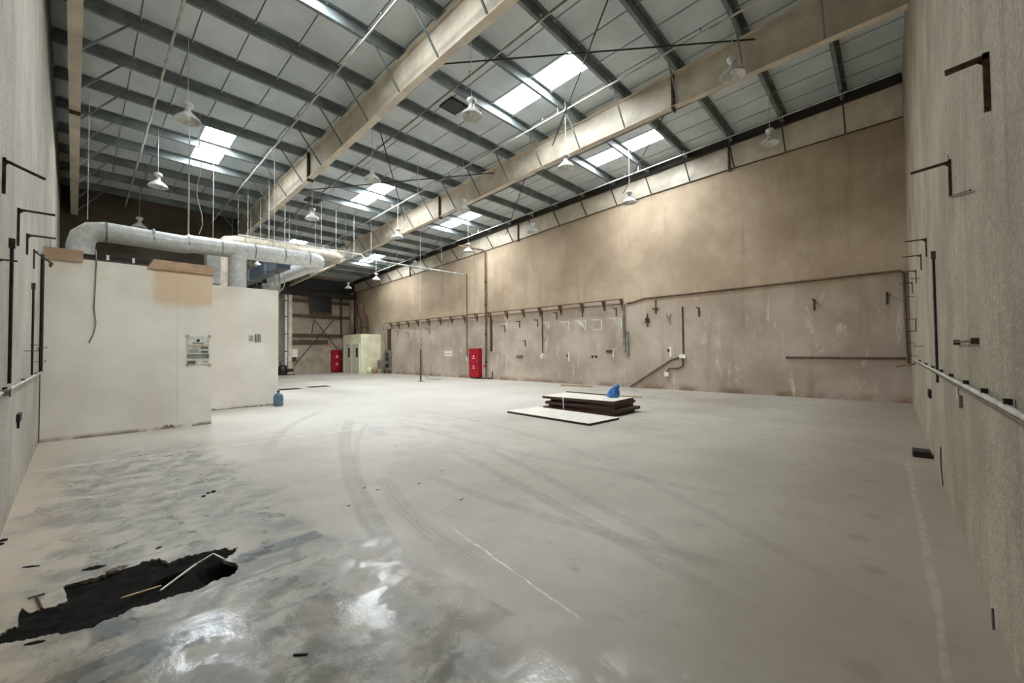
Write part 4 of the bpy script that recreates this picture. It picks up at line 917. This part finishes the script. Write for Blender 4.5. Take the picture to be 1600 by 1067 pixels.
# debris
p = at(1445, 713, 'Z', 0); t = thing('black_case', 'small flat black case lying on the floor by the right-hand rough wall', 'case', (p.x, YR+.12, 0)); MB().box((-.14, -.1, 0), (.14, .1, .07)).build('base', M['black'], t, .01); MB().box((-.135, -.095, .071), (.135, .095, .09)).build('lid', M['dark'], t, .008)
p = at(470, 1024, 'Z', 0); tag(MB().bar((p.x-.027, p.y+.027, .006), (p.x+.027, p.y-.024, .006), .008, .008).build('steel_pin', M['black']), 'tiny black steel pin lying alone on the bare floor', 'pin')
a, b = at(877, 603, 'Z', 0), at(925, 605, 'Z', 0); tag(MB().bar(a+Vector((0, 0, .03)), b+Vector((0, 0, .03)), .06, .06).build('wood_batten', M['wood']), 'wooden batten lying on the floor at the foot of the long wall', 'batten')
def rubble(p, r, label, mat='rock', group=None, name='rubble_stone'):
    from mathutils import noise
    bm = bmesh.new(); bmesh.ops.create_icosphere(bm, subdivisions=2, radius=1); sd = random.uniform(0, 50)
    for v in bm.verts: v.co *= 1+.5*noise.noise(v.co*1.7+Vector((sd, 0, 0)))
    for v in bm.verts: v.co = Vector((v.co.x*r*1.3, v.co.y*r, max(v.co.z, -.6)*r*.7+.42*r))
    me = bpy.data.meshes.new(name); bm.to_mesh(me); bm.free(); me.materials.append(M[mat]); o = bpy.data.objects.new(name, me); C.objects.link(o); o.location = p; tag(o, label, 'stone', group)
random.seed(21)
for px, py in ((2, 851), (6, 845), (325, 771), (333, 769), (318, 776)): rubble(at(px, py, 'Z', 0), random.uniform(.012, .02), 'small dark crumb of broken floor near the black pit', 'tar', 'dark crumbs')
for px, py, r in ((179, 893, .035), (193, 886, .02)): rubble(at(px, py, 'Z', 0)+Vector((0, 0, -.005)), r, 'grey lump of rubble on the far rim of the black pit', 'rock', 'pit rim rubble')
for px, py in ((618, 697), (590, 765), (655, 755), (568, 762), (545, 790), (720, 780), (660, 670), (690, 735), (575, 630), (505, 640)): rubble(at(px, py, 'Z', 0), .018, 'white plaster crumb scattered on the tyre-marked floor', 'white', 'plaster crumbs')
random.seed(9)
for fi, (x, y, l, h) in enumerate(((560, 258, 150, 26), (185, 250, 110, 10), (205, 705, 130, 22), (945, 138, 40, 12), (455, 352, 60, 8))):
    n = 9; top = [zp(x-l/2+l*i/n, y-h*(i/n-.5)*1.2-h*.5*math.sin(PI*i/n)*random.uniform(.5, 1)) for i in range(n+1)]
    bot = [zp(x-l/2+l*i/n, y-h*(i/n-.5)*1.2+h*.4*math.sin(PI*i/n)*random.uniform(.5, 1)) for i in range(n-1, 0, -1)]
    tag(MB().prism([p+Vector((0, 0, .001)) for p in top+bot], (0, 0, .005)).build('tar_flake', M['tar']), ['long tar flake just behind the black pit', 'thin tar flake left behind the black pit', 'long tar flake in front of the pit end by the wall', 'tiny tar flake behind the middle of the black pit', 'small tar flake on the rear rim of the pit'][fi], 'flake')
# metal strip lying across the pit, T-shaped iron
P = [zp(*q)+Vector((0, 0, h)) for q, h in (((955, 392), .0), ((1060, 330), .02), ((1160, 268), .035), ((1270, 188), .02), ((1335, 208), .004))]
mb = MB(); 
for a, b in zip(P, P[1:]): mb.bar(a, b, .028, .006)
t = thing('metal_strip', 'bent shiny metal strip lying across the black pit', 'strip', P[0]); MBs = [(a-P[0], b-P[0]) for a, b in zip(P, P[1:])]
MB().tube([p-P[0] for p in P], .008, 6).build('strip', M['white'], t); MB().tube([P[1]+Vector((.02, .02, .004))-P[0], P[2]+Vector((.02, .015, .004))-P[0], P[3]-P[0]], .006, 5).build('wire', M['galv'], t)
P = [zp(720, 436), zp(840, 398), zp(960, 364)]
tag(MB().bar(P[0]+Vector((0, 0, .0)), P[2]+Vector((0, 0, .002)), .016, .006).build('pale_lath', M['wood']), 'pale flat lath half sunk in the black pit', 'lath')
a, b = zp(165, 450), zp(268, 420); c = (a+b)/2; d = zp(250, 505)
t = thing('iron_tee', 'rusty T-shaped iron at the edge of the black pit', 'iron bar', c); MB().tube([a-c+Vector((0, 0, .012)), b-c+Vector((0, 0, .012))], .006, 6).build('head', M['rust'], t); MB().tube([Vector((0, 0, .012)), d-c+Vector((0, 0, .008))], .006, 6).build('shank', M['rust'], t)
# drain covers
for px, py, lb in ((452, 608, 'dark flat drain cover on the floor beyond the water jug'), (498, 604, 'thin dark drain slot cover on the floor nearer the far red cabinet')):
    p = at(px, py, 'Z', 0); t = thing('drain_cover', lb, 'drain cover', (p.x, p.y, 0)); MB().box((-.45, -.35, 0), (.45, .35, .012)).build('plate', M['dark'], t)
    for k in range(4): MB().box((-.4, -.25+.14*k, .012), (.4, -.2+.14*k, .018)).build('rib', M['rust'], t)
